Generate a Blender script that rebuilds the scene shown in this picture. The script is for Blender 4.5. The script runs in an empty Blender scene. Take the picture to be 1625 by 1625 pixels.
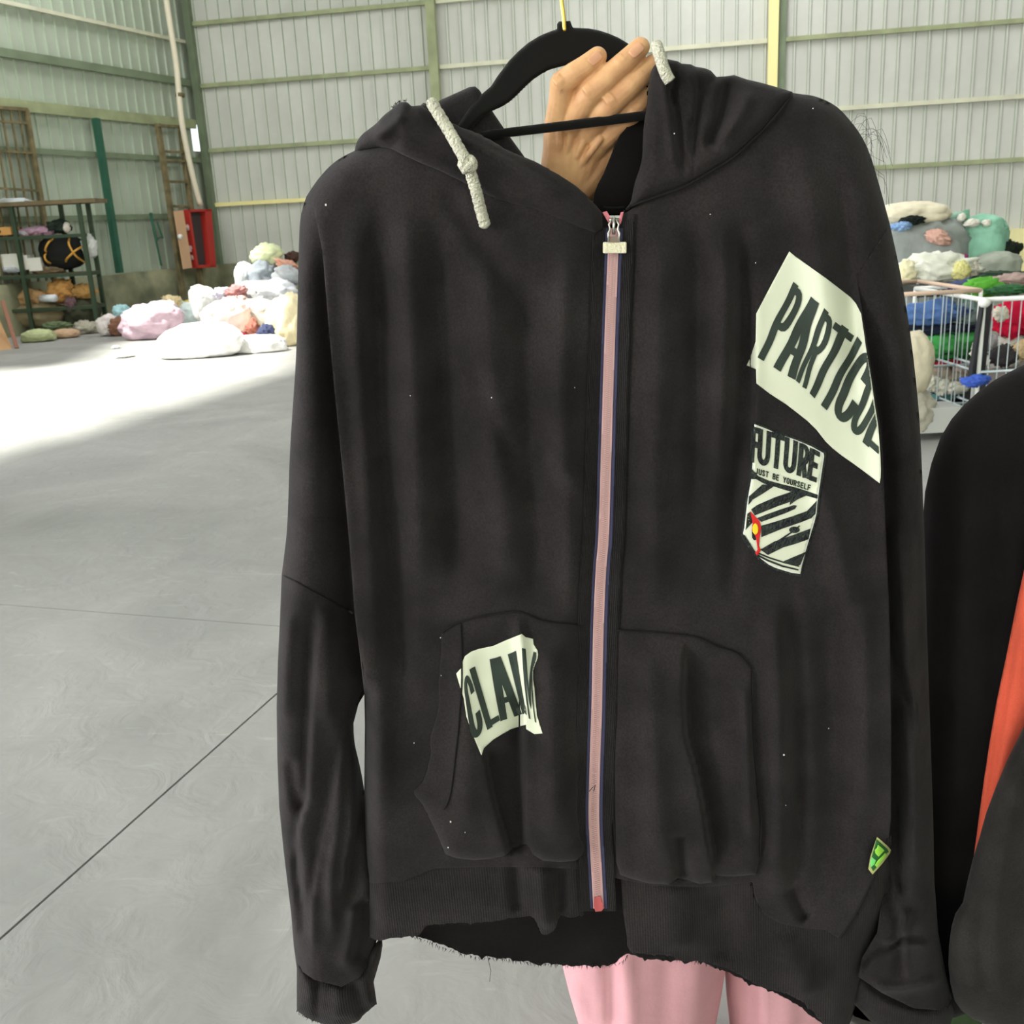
import bpy, bmesh, math, random
import numpy as np
from mathutils import Vector, noise
random.seed(7); RNG = np.random.RandomState(7)
S = bpy.context.scene
COL = S.collection

# ------------------------------------------------------------------ camera
IMG = 1625.0; F = 1600.0; CAM_H = 1.4
PITCH = math.atan((812.5 - 348) / F); ROLL = math.radians(2.9)
fwd = np.array([0, math.cos(PITCH), -math.sin(PITCH)])
up0 = np.array([0, math.sin(PITCH), math.cos(PITCH)]); rt0 = np.array([1., 0, 0])
IR = math.cos(ROLL) * rt0 - math.sin(ROLL) * up0
ID = -math.cos(ROLL) * up0 - math.sin(ROLL) * rt0
CAM = np.array([0, 0, CAM_H])
cd = bpy.data.cameras.new('camera'); cam = bpy.data.objects.new('camera', cd); COL.objects.link(cam)
from mathutils import Matrix
cam.matrix_world = Matrix(((IR[0], -ID[0], -fwd[0], CAM[0]), (IR[1], -ID[1], -fwd[1], CAM[1]), (IR[2], -ID[2], -fwd[2], CAM[2]), (0, 0, 0, 1)))
cd.sensor_width = 36; cd.lens = 36 * F / IMG; cd.clip_start = .02; cd.clip_end = 300
cd.dof.use_dof = True; cd.dof.focus_distance = 1.08; cd.dof.aperture_fstop = 20
S.camera = cam

# ------------------------------------------------------------------ light
S.view_settings.view_transform = 'Standard'; S.view_settings.look = 'None'
S.view_settings.gamma = 1; S.view_settings.use_curve_mapping = False
S.view_settings.exposure = 0.0
world = bpy.data.worlds.new('sky'); S.world = world; world.use_nodes = True
wn = world.node_tree.nodes; bg = wn['Background']
bg.inputs[0].default_value = (0.93, 0.98, 1.0, 1); bg.inputs[1].default_value = 1.6
sun_d = bpy.data.lights.new('sun', 'SUN'); sun = bpy.data.objects.new('sun', sun_d); COL.objects.link(sun)
sun_d.energy = 14.0; sun_d.angle = math.radians(4.5); sun_d.color = (1, .97, .9)
SUN_DIR = Vector((0.42, 0.18, -0.89)).normalized()          # direction the light travels
sun.rotation_euler = SUN_DIR.to_track_quat('-Z', 'Y').to_euler(); sun.location = (-6, -3, 20)
ROOF_Z = 8.2
def roof_fill(x, y, rz, lx, ly, power):  # fill lamps added under the closed roof, no glazing there
    d = bpy.data.lights.new('roof_fill', 'AREA'); d.shape = 'RECTANGLE'; d.size = lx; d.size_y = ly; d.energy = power
    d.color = (1, .97, 1)
    o = bpy.data.objects.new('roof_fill', d); o.location = (x, y, ROOF_Z - .12); o.rotation_euler = (0, 0, rz); COL.objects.link(o)
for (x, y, p) in ((-6, 3.5, 420), (-6.5, 15.5, 1000), (3, 16, 1100), (3, 10, 800), (10, 14, 800), (2, 3, 420)):
    roof_fill(x, y, math.radians(-21), 1.6, 5.0, p * .30)
def door_and_fill(loc, rot, w, h, power):                       # daylight of the left door, and added fill lamps
    d = bpy.data.lights.new('door_and_fill_light', 'AREA'); d.shape = 'RECTANGLE'; d.size = w; d.size_y = h; d.energy = power; d.color = (1, .97, 1)
    o = bpy.data.objects.new('door_and_fill_light', d); o.location = loc; o.rotation_euler = rot; COL.objects.link(o)
door_and_fill((-12.8, 1.6, 3.4), (math.radians(90), 0, math.radians(-111)), 13, 6.4, 2300)
door_and_fill((3, -8.6, 3.2), (math.radians(90), 0, math.radians(180)), 12, 6.0, 900)  # fill added behind the camera; the front wall is closed
door_and_fill((-11, -6.6, 3.6), (math.radians(90), 0, math.radians(-122)), 6, 6.4, 2100)  # unseen side fill added to bring out the hoodie folds

# ------------------------------------------------------------------ helpers
def ray(x, y): return fwd + (x - 812.5) / F * IR + (y - 812.5) / F * ID
def V(x, y, d):
    r = ray(x, y); return CAM + r * (d / r[1])
def Z(x, y, z=0.):
    r = ray(x, y); return CAM + r * ((z - CAM_H) / r[2])
def proj(P):
    v = np.array(P) - CAM; return 812.5 + F * v @ IR / (v @ fwd), 812.5 + F * v @ ID / (v @ fwd)
D0 = 1.05                                                   # distance of the hanging hoodie
def Hn(P2, off):                                            # many pixels -> points on the hoodie's vertical plane
    P2 = np.asarray(P2, float); off = np.broadcast_to(off, len(P2))
    r = fwd[None] + (P2[:, :1] - 812.5) / F * IR[None] + (P2[:, 1:2] - 812.5) / F * ID[None]
    return CAM[None] + r * ((D0 - off) / r[:, 1])[:, None]
def H(x, y, off=0.): return Hn([(x, y)], off)[0]

def lin(c): 
    return tuple(((v / 255) / 12.92 if v / 255 <= .04045 else ((v / 255 + .055) / 1.055) ** 2.4) for v in c)
_mats = {}
def mat(name, rgb, rough=.8, var=0., vscale=8., bump=0., bscale=60., metal=0., sheen=0., trans=0., aniso=None, rgb2=None, emit=None, spec=.35, wave=None):
    if name in _mats: return _mats[name]
    m = bpy.data.materials.new(name); m.use_nodes = True; nt = m.node_tree; b = nt.nodes['Principled BSDF']
    c = lin(rgb); b.inputs['Base Color'].default_value = (*c, 1); b.inputs['Roughness'].default_value = rough
    b.inputs['Metallic'].default_value = metal; b.inputs['Specular IOR Level'].default_value = spec
    if sheen: b.inputs['Sheen Weight'].default_value = sheen; b.inputs['Sheen Roughness'].default_value = .6
    tc = nt.nodes.new('ShaderNodeTexCoord')
    if var or rgb2:
        n = nt.nodes.new('ShaderNodeTexNoise'); n.inputs['Scale'].default_value = vscale; n.inputs['Detail'].default_value = 5
        nt.links.new(tc.outputs['Object'], n.inputs['Vector'])
        r = nt.nodes.new('ShaderNodeValToRGB'); r.color_ramp.elements[0].position = .35; r.color_ramp.elements[1].position = .65
        c2 = lin(rgb2) if rgb2 else tuple(v * (1 - var) for v in c)
        r.color_ramp.elements[0].color = (*c2, 1); r.color_ramp.elements[1].color = (*(tuple(min(1, v * (1 + var * .5)) for v in c) if not rgb2 else c), 1)
        nt.links.new(n.outputs['Fac'], r.inputs['Fac']); nt.links.new(r.outputs['Color'], b.inputs['Base Color'])
    if bump:
        if wave:
            n = nt.nodes.new('ShaderNodeTexWave'); n.inputs['Scale'].default_value = bscale; n.bands_direction = wave; n.inputs['Distortion'].default_value = .3
        else:
            n = nt.nodes.new('ShaderNodeTexNoise'); n.inputs['Scale'].default_value = bscale; n.inputs['Detail'].default_value = 4
        nt.links.new(tc.outputs['Object'], n.inputs['Vector'])
        bp = nt.nodes.new('ShaderNodeBump'); bp.inputs['Strength'].default_value = bump; bp.inputs['Distance'].default_value = .01 if not wave else .002
        nt.links.new(n.outputs['Fac'], bp.inputs['Height']); nt.links.new(bp.outputs['Normal'], b.inputs['Normal'])
    if trans:
        b.inputs['Transmission Weight'].default_value = trans
    if emit: b.inputs['Emission Color'].default_value = (*lin(rgb), 1); b.inputs['Emission Strength'].default_value = emit
    _mats[name] = m; return m

def mesh_obj(name, verts, faces, m, parent=None, smooth=False, mats=None, mi=None):
    me = bpy.data.meshes.new(name); me.from_pydata([tuple(v) for v in verts], [], [tuple(f) for f in faces]); me.validate()
    for mm in (mats or [m]): me.materials.append(mm)
    if mi is not None: me.polygons.foreach_set('material_index', mi)
    if smooth: me.polygons.foreach_set('use_smooth', [True] * len(me.polygons))
    o = bpy.data.objects.new(name, me); COL.objects.link(o)
    if parent: o.parent = parent; o.matrix_parent_inverse = Matrix.Translation(parent.location).inverted() if parent.parent is None else Matrix.Identity(4)
    return o
def thing(name, label, cat, loc=(0, 0, 0), group=None):
    o = bpy.data.objects.new(name, None); COL.objects.link(o); o.location = loc; o.empty_display_size = .05
    o['label'] = label; o['category'] = cat
    if group: o['group'] = group
    return o
def tag(o, label, cat, group=None, kind=None):
    o['label'] = label; o['category'] = cat
    if group: o['group'] = group
    if kind: o['kind'] = kind
    return o
def struct(o, label=None):
    o['kind'] = 'structure'
    if label: o['label'] = label
    return o
class MB:
    def __init__(s): s.v = []; s.f = []
    def add(s, v, f):
        n = len(s.v); s.v += [tuple(p) for p in v]; s.f += [tuple(i + n for i in q) for q in f]; return s
    def box(s, c, size, ax=None):
        ax = ax or ((1, 0, 0), (0, 1, 0), (0, 0, 1)); c = Vector(c); a = [Vector(q) * (w / 2) for q, w in zip(ax, size)]
        v = [c + a[0] * i + a[1] * j + a[2] * k for i in (-1, 1) for j in (-1, 1) for k in (-1, 1)]
        return s.add(v, [(0, 1, 3, 2), (4, 6, 7, 5), (0, 4, 5, 1), (2, 3, 7, 6), (0, 2, 6, 4), (1, 5, 7, 3)])
    def bar(s, a, b, w, t=None, side=None):
        a = Vector(a); b = Vector(b); d = (b - a); L = d.length; d.normalize()
        sd = Vector(side) if side else (Vector((0, 0, 1)) if abs(d.z) < .9 else Vector((0, 1, 0)))
        u = d.cross(sd).normalized(); w2 = u.cross(d).normalized()
        return s.box((a + b) / 2, (L, w, t or w), (d, u, w2))
    def tube(s, pts, r, n=10, cap=True):
        pts = [Vector(p) for p in pts]; rs = r if hasattr(r, '__len__') else [r] * len(pts)
        prev = None; rings = []
        for i, p in enumerate(pts):
            d = (pts[min(i + 1, len(pts) - 1)] - pts[max(i - 1, 0)]).normalized()
            if prev is None: u = d.orthogonal().normalized()
            else: u = (prev - d * prev.dot(d)).normalized()
            prev = u; w = d.cross(u)
            rings.append([p + (u * math.cos(t) + w * math.sin(t)) * rs[i] for t in [2 * math.pi * k / n for k in range(n)]])
        v = [q for rg in rings for q in rg]; f = []
        for i in range(len(pts) - 1):
            for k in range(n): f.append((i * n + k, i * n + (k + 1) % n, (i + 1) * n + (k + 1) % n, (i + 1) * n + k))
        if cap: f.append(tuple(range(n))[::-1]); f.append(tuple((len(pts) - 1) * n + k for k in range(n)))
        return s.add(v, f)
    def build(s, name, m, parent=None, smooth=False): return mesh_obj(name, s.v, s.f, m, parent, smooth)

def smoothline(pts, n):                                    # Catmull-Rom resampled to n points
    P = np.array(pts, float)
    if len(P) < 3:
        t = np.linspace(0, 1, n)[:, None]; return P[0] * (1 - t) + P[-1] * t
    L = np.r_[0, np.cumsum(np.linalg.norm(np.diff(P, axis=0), axis=1))]; out = []
    for s in np.linspace(0, L[-1], n):
        i = min(max(np.searchsorted(L, s) - 1, 0), len(P) - 2); t = (s - L[i]) / max(L[i + 1] - L[i], 1e-9)
        p0 = P[max(i - 1, 0)]; p1 = P[i]; p2 = P[i + 1]; p3 = P[min(i + 2, len(P) - 1)]
        out.append(.5 * ((2 * p1) + (p2 - p0) * t + (2 * p0 - 5 * p1 + 4 * p2 - p3) * t * t + (3 * p1 - p0 - 3 * p2 + p3) * t ** 3))
    return np.array(out)
def sm(pts, step=8):
    P = np.array(pts, float); L = np.linalg.norm(np.diff(P, axis=0), axis=1).sum()
    return [tuple(p) for p in smoothline(pts, max(len(pts), int(L / step)))]
def ragged(pts, amp=2.2, step=3.5, seed=1):
    r = random.Random(seed); P = sm(pts, step); out = []; w = 0
    for i, (x, y) in enumerate(P):
        w = .7 * w + r.uniform(-1, 1) * amp * .6
        out.append((x + r.uniform(-.5, .5), y + w + (r.random() < .08) * r.uniform(0, amp * 1.6)))
    out[0] = tuple(pts[0]); out[-1] = tuple(pts[-1]); return out

def seg_dist(P, line, signed=False, chunk=20000):           # distance of points to a polyline, and parameter along it
    L = np.array(line, float); A = L[:-1]; B = L[1:]; d = B - A; l2 = (d ** 2).sum(1) + 1e-12
    cum = np.r_[0, np.cumsum(np.sqrt(l2))]; out = []; par = []; sg = []
    for c in range(0, len(P), chunk):
        Q = P[c:c + chunk][:, None]; t = np.clip(((Q - A) * d).sum(2) / l2, 0, 1)
        q = A + d * t[..., None]; e = Q - q; ds = np.sqrt((e ** 2).sum(2)); k = ds.argmin(1); ii = np.arange(len(k))
        out.append(ds[ii, k]); par.append((cum[k] + t[ii, k] * np.sqrt(l2[k])) / cum[-1])
        cr = d[k, 0] * (P[c:c + chunk][:, 1] - A[k, 1]) - d[k, 1] * (P[c:c + chunk][:, 0] - A[k, 0]); sg.append(np.sign(cr))
    return np.concatenate(out), np.concatenate(par), np.concatenate(sg)
# A fold is ('g', line, width, amp) a soft ridge (or valley), ('e', line, width, amp, side) a layer edge: the given side drops back
def folds(P, FL):
    P = np.asarray(P, float); o = np.zeros(len(P))
    for fd in FL:
        L = np.array(fd[1], float); w = fd[2]; m = 3.5 * w
        sel = (P[:, 0] > L[:, 0].min() - m) & (P[:, 0] < L[:, 0].max() + m) & (P[:, 1] > L[:, 1].min() - m) & (P[:, 1] < L[:, 1].max() + m)
        if not sel.any(): continue
        line = smoothline(L, max(len(L) * 4, 8)); d, t, s = seg_dist(P[sel], line)
        end = np.clip(np.minimum(t, 1 - t) * 6, 0, 1); end = end * end * (3 - 2 * end)
        if len(fd) > 5 and fd[5] == 'full': end = np.ones_like(end)
        if fd[0] == 'g': o[sel] += 1.45 * fd[3] * np.exp(-(d / w) ** 2) * end
        elif fd[0] == 'E':                                  # the whole layer lies behind the edge
            sd = np.maximum(d * s * fd[4], 0); o[sel] -= fd[3] * np.exp(-(sd / w) ** 1.3) * end
        else:
            sd = d * s * fd[4]                              # >0 on the side that drops back
            o[sel] -= fd[3] * np.where(sd > 0, np.exp(-(sd / w) ** 1.3) * np.clip(sd / 9, 0, 1) ** 1.3, 0) * end
            o[sel] += fd[3] * .25 * np.where(sd <= 0, np.exp(-(sd / (w * .6)) ** 2), np.clip(1 - sd / 3.5, 0, 1)) * end
    return o

def inside(P, poly):
    P = np.asarray(P, float); poly = np.asarray(poly, float); r = np.zeros(len(P), bool); n = len(poly)
    for i in range(n):
        (x1, y1), (x2, y2) = poly[i - 1], poly[i]
        if y1 == y2: continue
        c = ((y1 > P[:, 1]) != (y2 > P[:, 1])) & (P[:, 0] < (x2 - x1) * (P[:, 1] - y1) / (y2 - y1) + x1); r ^= c
    return r
def clip_cell(poly, x0, y0, x1, y1):
    def cut(pl, ax, val, keep_gt):
        out = []
        for i in range(len(pl)):
            a = pl[i - 1]; b = pl[i]; ia = (a[ax] >= val) if keep_gt else (a[ax] <= val); ib = (b[ax] >= val) if keep_gt else (b[ax] <= val)
            if ia != ib:
                t = (val - a[ax]) / (b[ax] - a[ax]); q = [a[0] + (b[0] - a[0]) * t, a[1] + (b[1] - a[1]) * t]; q[ax] = val; out.append(tuple(q))
            if ib: out.append(b)
        return out
    for ax, v, g in ((0, x0, True), (0, x1, False), (1, y0, True), (1, y1, False)):
        poly = cut(poly, ax, v, g)
        if len(poly) < 3: return []
    return poly
def mesh2d(poly, step):
    """grid of cells clipped to the outline -> verts2d, faces, counter-clockwise in picture coordinates"""
    pl = []
    P = [tuple(p) for p in poly]
    for i in range(len(P)):
        a = P[i - 1]; b = P[i]; n = max(1, int(math.hypot(b[0] - a[0], b[1] - a[1]) / step))
        for k in range(n): pl.append((a[0] + (b[0] - a[0]) * k / n, a[1] + (b[1] - a[1]) * k / n))
    A = np.array(pl)
    if ((A[:, 0] * np.roll(A[:, 1], -1) - np.roll(A[:, 0], -1) * A[:, 1]).sum()) < 0: pl = pl[::-1]; A = A[::-1]
    ox = math.floor(A[:, 0].min() / step) * step - .3771 * step; oy = math.floor(A[:, 1].min() / step) * step - .4137 * step
    nx = int((A[:, 0].max() - ox) / step) + 2; ny = int((A[:, 1].max() - oy) / step) + 2
    edge = set()
    for i in range(len(pl)):
        a = pl[i - 1]; b = pl[i]
        for cx in range(int((min(a[0], b[0]) - ox) / step), int((max(a[0], b[0]) - ox) / step) + 1):
            for cy in range(int((min(a[1], b[1]) - oy) / step), int((max(a[1], b[1]) - oy) / step) + 1): edge.add((cx, cy))
    cc = [(ox + (i + .5) * step, oy + (j + .5) * step) for j in range(ny) for i in range(nx)]
    ins = inside(cc, A).reshape(ny, nx)
    idx = {}; V2 = []; Fc = []
    def vid(p):
        k = (round(p[0] * 8), round(p[1] * 8))
        if k not in idx: idx[k] = len(V2); V2.append(p)
        return idx[k]
    rows = {}
    for i, p in enumerate(pl): pass
    for j in range(ny):
        for i in range(nx):
            x0 = ox + i * step; y0 = oy + j * step
            if (i, j) in edge:
                # only the stretch of outline near this cell matters when the outline is long: clip rows first
                if j not in rows: rows[j] = clip_cell(pl, -1e6, y0, 1e6, y0 + step)
                q = clip_cell(rows[j], x0, y0, x0 + step, y0 + step) if rows[j] else []
                ids = []
                for p in q:
                    k = vid(p)
                    if not ids or ids[-1] != k: ids.append(k)
                if len(ids) > 1 and ids[0] == ids[-1]: ids.pop()
                if len(set(ids)) == len(ids) and len(ids) > 2: Fc.append(ids)
                elif len(set(ids)) > 2:
                    seen = []; [seen.append(k) for k in ids if k not in seen]; Fc.append(seen)
            elif ins[j, i]:
                Fc.append([vid((x0, y0)), vid((x0 + step, y0)), vid((x0 + step, y0 + step)), vid((x0, y0 + step))])
    return np.array(V2), Fc
def sheet(name, poly, off, m, parent=None, step=6, thick=.0025, mapf=None):
    V2, Fc = mesh2d(poly, step); P = (mapf or Hn)(V2, off(V2) if callable(off) else off)
    o_ = off(V2) if callable(off) else off
    if not thick: return mesh_obj(name, P, [f[::-1] for f in Fc], m, parent, True)
    n = len(V2); Q = Hn(V2, o_ - thick); cnt = {}
    for f in Fc:
        for i in range(len(f)):
            k = (f[i - 1], f[i]); cnt[k] = 1
    rim = [k for k in cnt if (k[1], k[0]) not in cnt]
    faces = [f[::-1] for f in Fc] + [[i + n for i in f] for f in Fc] + [(b + 0, a + 0, a + n, b + n)[::-1] for a, b in rim]
    return mesh_obj(name, np.vstack([P, Q]), faces, m, parent, True)
def pillow(name, poly, c, T, w, m, parent=None, step=6, FL=(), flat_edges=None, back=1.0):
    """closed padded body: front and back skins meeting at the outline"""
    V2, Fc = mesh2d(poly, step); closed = list(poly) + [poly[0]]
    d, _, _ = seg_dist(V2, closed); k = np.clip(d / w, 0, 1); rd = np.sqrt(np.clip(1 - (1 - k) ** 2, 0, 1))
    cc = c(V2) if callable(c) else c
    fl = folds(V2, FL) if len(FL) else 0
    front = cc + T * rd + fl * np.clip(d / 8, 0, 1); bk = cc - T * back * rd
    bk = np.minimum(bk, front - .0008 * np.clip(d, 0, 1))
    n = len(V2); rim = d < .05
    PF = Hn(V2, front); PB = Hn(V2, bk); remap = np.arange(n) + n; remap[rim] = np.arange(n)[rim]
    faces = [tuple(f[::-1]) for f in Fc] + [tuple(int(remap[i]) for i in f) for f in Fc]
    return mesh_obj(name, np.vstack([PF, PB]), faces, m, parent, True)

# ------------------------------------------------------------------ building shell
M_SHEET = mat('mint_sheet_metal', (196, 198, 188), .5, var=.10, vscale=1.2, spec=.3)
M_SHEETL = mat('green_sheet_metal', (170, 180, 162), .5, var=.12, vscale=1.0, spec=.3)
M_RIB_SHADE = mat('rib_flank_shade', (158, 173, 150), .5)  # shading and reflection on the rib flanks, painted in as darker green
M_GIRT = mat('olive_steel', (152, 160, 122), .6, var=.2, vscale=3)
M_GIRT_PALE = mat('pale_steel', (205, 205, 180), .6, var=.12, vscale=3)
M_GIRT_DARK = mat('green_steel', (116, 130, 104), .6, var=.15, vscale=3)
M_YELLOW = mat('cream_yellow_paint', (236, 226, 160), .6)
M_PIPE = mat('off_white_pipe', (222, 214, 190), .5)
M_ROOF = mat('roof_metal', (170, 180, 170), .5)
M_PLINTH = mat('dirty_plinth', (142, 142, 112), .95, var=.35, vscale=2.0, bump=.4, bscale=12, rgb2=(96, 100, 78))

def m_floor():
    m = bpy.data.materials.new('troweled_concrete'); m.use_nodes = True; nt = m.node_tree; b = nt.nodes['Principled BSDF']
    N = nt.nodes.new; L = nt.links.new; g = N('ShaderNodeNewGeometry')
    mp = N('ShaderNodeMapping'); mp.inputs['Scale'].default_value = (1, 1, 1); L(g.outputs['Position'], mp.inputs['Vector'])
    n1 = N('ShaderNodeTexNoise'); n1.inputs['Scale'].default_value = 1.1; n1.inputs['Detail'].default_value = 8; n1.inputs['Roughness'].default_value = .62; n1.inputs['Distortion'].default_value = .8
    L(mp.outputs[0], n1.inputs['Vector'])
    r = N('ShaderNodeValToRGB'); e = r.color_ramp.elements; e[0].position = .3; e[1].position = .72
    e[0].color = (*lin((132, 133, 129)), 1); e[1].color = (*lin((157, 157, 153)), 1)
    L(n1.outputs['Fac'], r.inputs['Fac'])
    mp2 = N('ShaderNodeMapping'); mp2.inputs['Scale'].default_value = (1.2, 5, 1); mp2.inputs['Rotation'].default_value = (0, 0, .9); L(g.outputs['Position'], mp2.inputs['Vector'])
    n2 = N('ShaderNodeTexNoise'); n2.inputs['Scale'].default_value = 2.2; n2.inputs['Detail'].default_value = 6; n2.inputs['Distortion'].default_value = 2.2; L(mp2.outputs[0], n2.inputs['Vector'])
    r2 = N('ShaderNodeValToRGB'); r2.color_ramp.elements[0].position = .62; r2.color_ramp.elements[1].position = .78
    r2.color_ramp.elements[0].color = (0, 0, 0, 1); r2.color_ramp.elements[1].color = (1, 1, 1, 1); L(n2.outputs['Fac'], r2.inputs['Fac'])
    mx = N('ShaderNodeMix'); mx.data_type = 'RGBA'; mx.inputs['B'].default_value = (*lin((184, 184, 172)), 1)
    ml = N('ShaderNodeMath'); ml.operation = 'MULTIPLY'; ml.inputs[1].default_value = .4; L(r2.outputs['Color'], ml.inputs[0])
    L(ml.outputs[0], mx.inputs['Factor']); L(r.outputs['Color'], mx.inputs['A']); L(mx.outputs['Result'], b.inputs['Base Color'])
    b.inputs['Roughness'].default_value = .55; b.inputs['Specular IOR Level'].default_value = .3
    n3 = N('ShaderNodeTexNoise'); n3.inputs['Scale'].default_value = 7; n3.inputs['Detail'].default_value = 5; n3.inputs['Distortion'].default_value = 1.5; L(mp.outputs[0], n3.inputs['Vector'])
    bp = N('ShaderNodeBump'); bp.inputs['Strength'].default_value = .45; bp.inputs['Distance'].default_value = .012; L(n3.outputs['Fac'], bp.inputs['Height']); L(bp.outputs[0], b.inputs['Normal'])
    return m
M_FLOOR = m_floor()
M_JOINT = mat('dark_joint', (66, 78, 62), .95)
M_EARTH = mat('yard_ground', (150, 148, 130), .95, var=.2, vscale=.5)

# floor: concrete slabs with recessed saw joints, laid parallel to the long wall
fa = Vector((.345, 1.085)).normalized(); fb = Vector((fa.y, -fa.x))
p1 = Vector(Z(0, 1490)[:2]); p2 = Vector(Z(435, 993)[:2]); t_ = (p2 - p1).dot(fa); CR = p1 + fa * t_     # joint crossing
fl = bpy.data.objects.new('floor', None); COL.objects.link(fl); struct(fl, 'grey-green troweled concrete warehouse floor')
def floor_pt(a, b, z=0): q = CR + fa * a + fb * b; return (q.x, q.y, z)
mb = MB(); mb.add([floor_pt(-26, -26, -.03), floor_pt(-26, 26, -.03), floor_pt(34, 26, -.03), floor_pt(34, -26, -.03)], [(0, 1, 2, 3)])
mb.build('joint_bed', M_JOINT, fl)
SA, SB, GAP = 8.0, 8.0, .007
for i in range(-2, 4):
    for j in range(-3, 3):
        a0, a1, b0, b1 = i * SA + GAP / 2, (i + 1) * SA - GAP / 2, j * SB + GAP / 2, (j + 1) * SB - GAP / 2
        q = MB(); v = [floor_pt(a, b, z) for z in (-.03, 0) for (a, b) in ((a0, b0), (a1, b0), (a1, b1), (a0, b1))]
        q.add(v, [(4, 7, 6, 5), (0, 1, 5, 4), (1, 2, 6, 5), (2, 3, 7, 6), (3, 0, 4, 7)]); q.build('slab', M_FLOOR, fl)
yard = MB().add([(-90, -90, -.06), (90, -90, -.06), (90, 110, -.06), (-90, 110, -.06)], [(0, 1, 2, 3)]).build('ground', M_EARTH); struct(yard)

CORNER = Vector((-5.87, 21.5)); YB = math.radians(11); YL = math.radians(21)
DB = Vector((math.cos(YB), -math.sin(YB))); NB = Vector((-DB.y * -1, -DB.x)) ; NB = Vector((-math.sin(YB), -math.cos(YB)))   # along the back wall, and into the room
DL = Vector((-math.sin(YL), -math.cos(YL))); NL = Vector((math.cos(YL), -math.sin(YL)))
def zc(px, py): return V(px, py, 21.5)[2]
PL_H = .8; SH_W = 1.0
def sheet_mesh(z0, z1, ribs=4, w=SH_W):
    prof = []; p = w / ribs
    for k in range(ribs):
        x = k * p; prof += [(x, 0), (x + p * .80, 0), (x + p * .84, .030), (x + p * .96, .030)]
    prof.append((w, 0)); v = []; f = []
    for (x, d) in prof: v += [(x, d, z0), (x, d, z1)]
    for i in range(len(prof) - 1): f.append((2 * i, 2 * i + 2, 2 * i + 3, 2 * i + 1))
    return v, f
def wall(name, start, d, n, count, m, z0, z1, skip=None):
    e = bpy.data.objects.new(name, None); COL.objects.link(e); struct(e)
    v, f = sheet_mesh(z0, z1); R = Matrix(((d.x, n.x, 0), (d.y, n.y, 0), (0, 0, 1)))
    me = bpy.data.meshes.new('metal_sheet'); me.from_pydata([tuple(R @ Vector(q)) for q in v], [], f); me.materials.append(m); me.materials.append(M_RIB_SHADE); me.polygons.foreach_set('material_index', [1 if k % 4 in (1, 3) else 0 for k in range(len(f))])
    for i in range(count):
        if skip and i in skip: continue
        o = bpy.data.objects.new('metal_sheet', me); COL.objects.link(o); o.parent = e; q = start + d * (i * SH_W); o.location = (q.x, q.y, 0)
    return e
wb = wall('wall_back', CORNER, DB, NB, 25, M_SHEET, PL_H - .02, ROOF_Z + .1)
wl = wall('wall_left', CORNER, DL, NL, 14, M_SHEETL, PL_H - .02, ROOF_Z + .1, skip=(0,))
# the corner sheet is torn open in the middle: daylight shows through
for (a, b, w0, w1) in ((PL_H - .02, 3.0, 0, 1), (3.5, ROOF_Z + .1, 0, 1), (3.0, 3.5, .22, 1)):
    v, f = sheet_mesh(a, b, 4 if w0 == 0 else 3, w1 - w0)
    mesh_obj('metal_sheet', [(CORNER.x + DL.x * (q[0] + w0) + NL.x * q[1], CORNER.y + DL.y * (q[0] + w0) + NL.y * q[1], q[2]) for q in v], f, M_SHEETL, wl)
def along(start, d, n, u, out, z): q = start + d * u + n * out; return Vector((q.x, q.y, z))
def girt(parent, start, d, n, u0, u1, z, h, t, m, name='girt'):
    a = along(start, d, n, u0, .03 + t / 2, z); b = along(start, d, n, u1, .03 + t / 2, z)
    MB().bar(a, b, t, h).build(name, m, parent)
U_COL = (4.95, 11.1, 17.5)
for k, (px, py) in enumerate(((282, 41), (295, 139), (310, 241), (328, 326))):
    z = zc(px, py)
    for (u0, u1, m) in ((.2, U_COL[0] - .1, M_GIRT if k < 3 else M_YELLOW), (U_COL[0] + .1, U_COL[1] - .1, M_GIRT_PALE), (U_COL[1] + .12, 25, (M_GIRT_DARK, M_GIRT, M_GIRT_PALE, M_GIRT)[k])):
        girt(wb, CORNER, DB, NB, u0, u1, z, .075, .06, m)
girt(wb, CORNER, DB, NB, .2, 25, 6.5, .075, .06, M_GIRT)
for k, u in enumerate(U_COL):
    m = (M_GIRT, M_YELLOW, M_GIRT)[k]
    a = along(CORNER, DB, NB, u, .12, 0); MB().box((a.x, a.y, ROOF_Z / 2), (.17, .12, ROOF_Z), ((DB.x, DB.y, 0), (NB.x, NB.y, 0), (0, 0, 1))).build('column', m, wb)
    if k == 1:
        a = along(CORNER, DB, NB, u + .16, .07, 0); MB().box((a.x, a.y, ROOF_Z / 2), (.12, .05, ROOF_Z), ((DB.x, DB.y, 0), (NB.x, NB.y, 0), (0, 0, 1))).build('column_flange', M_GIRT_DARK, wb)
for k, ((px, py), h, m) in enumerate((((270, 70), .06, M_GIRT_PALE), ((275, 135), .13, M_GIRT_DARK), ((280, 200), .17, M_GIRT), ((265, 258), .09, M_GIRT_DARK), ((265, 345), .09, M_GIRT_DARK))):
    girt(wl, CORNER, DL, NL, .15, 13.5, zc(px, py), h, .06, m)
a = along(CORNER, DL, NL, .06, .16, 0); MB().box((a.x, a.y, ROOF_Z / 2), (.13, .16, ROOF_Z), ((DB.x, DB.y, 0), (NB.x, NB.y, 0), (0, 0, 1))).build('column', M_GIRT_DARK, wl)
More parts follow.
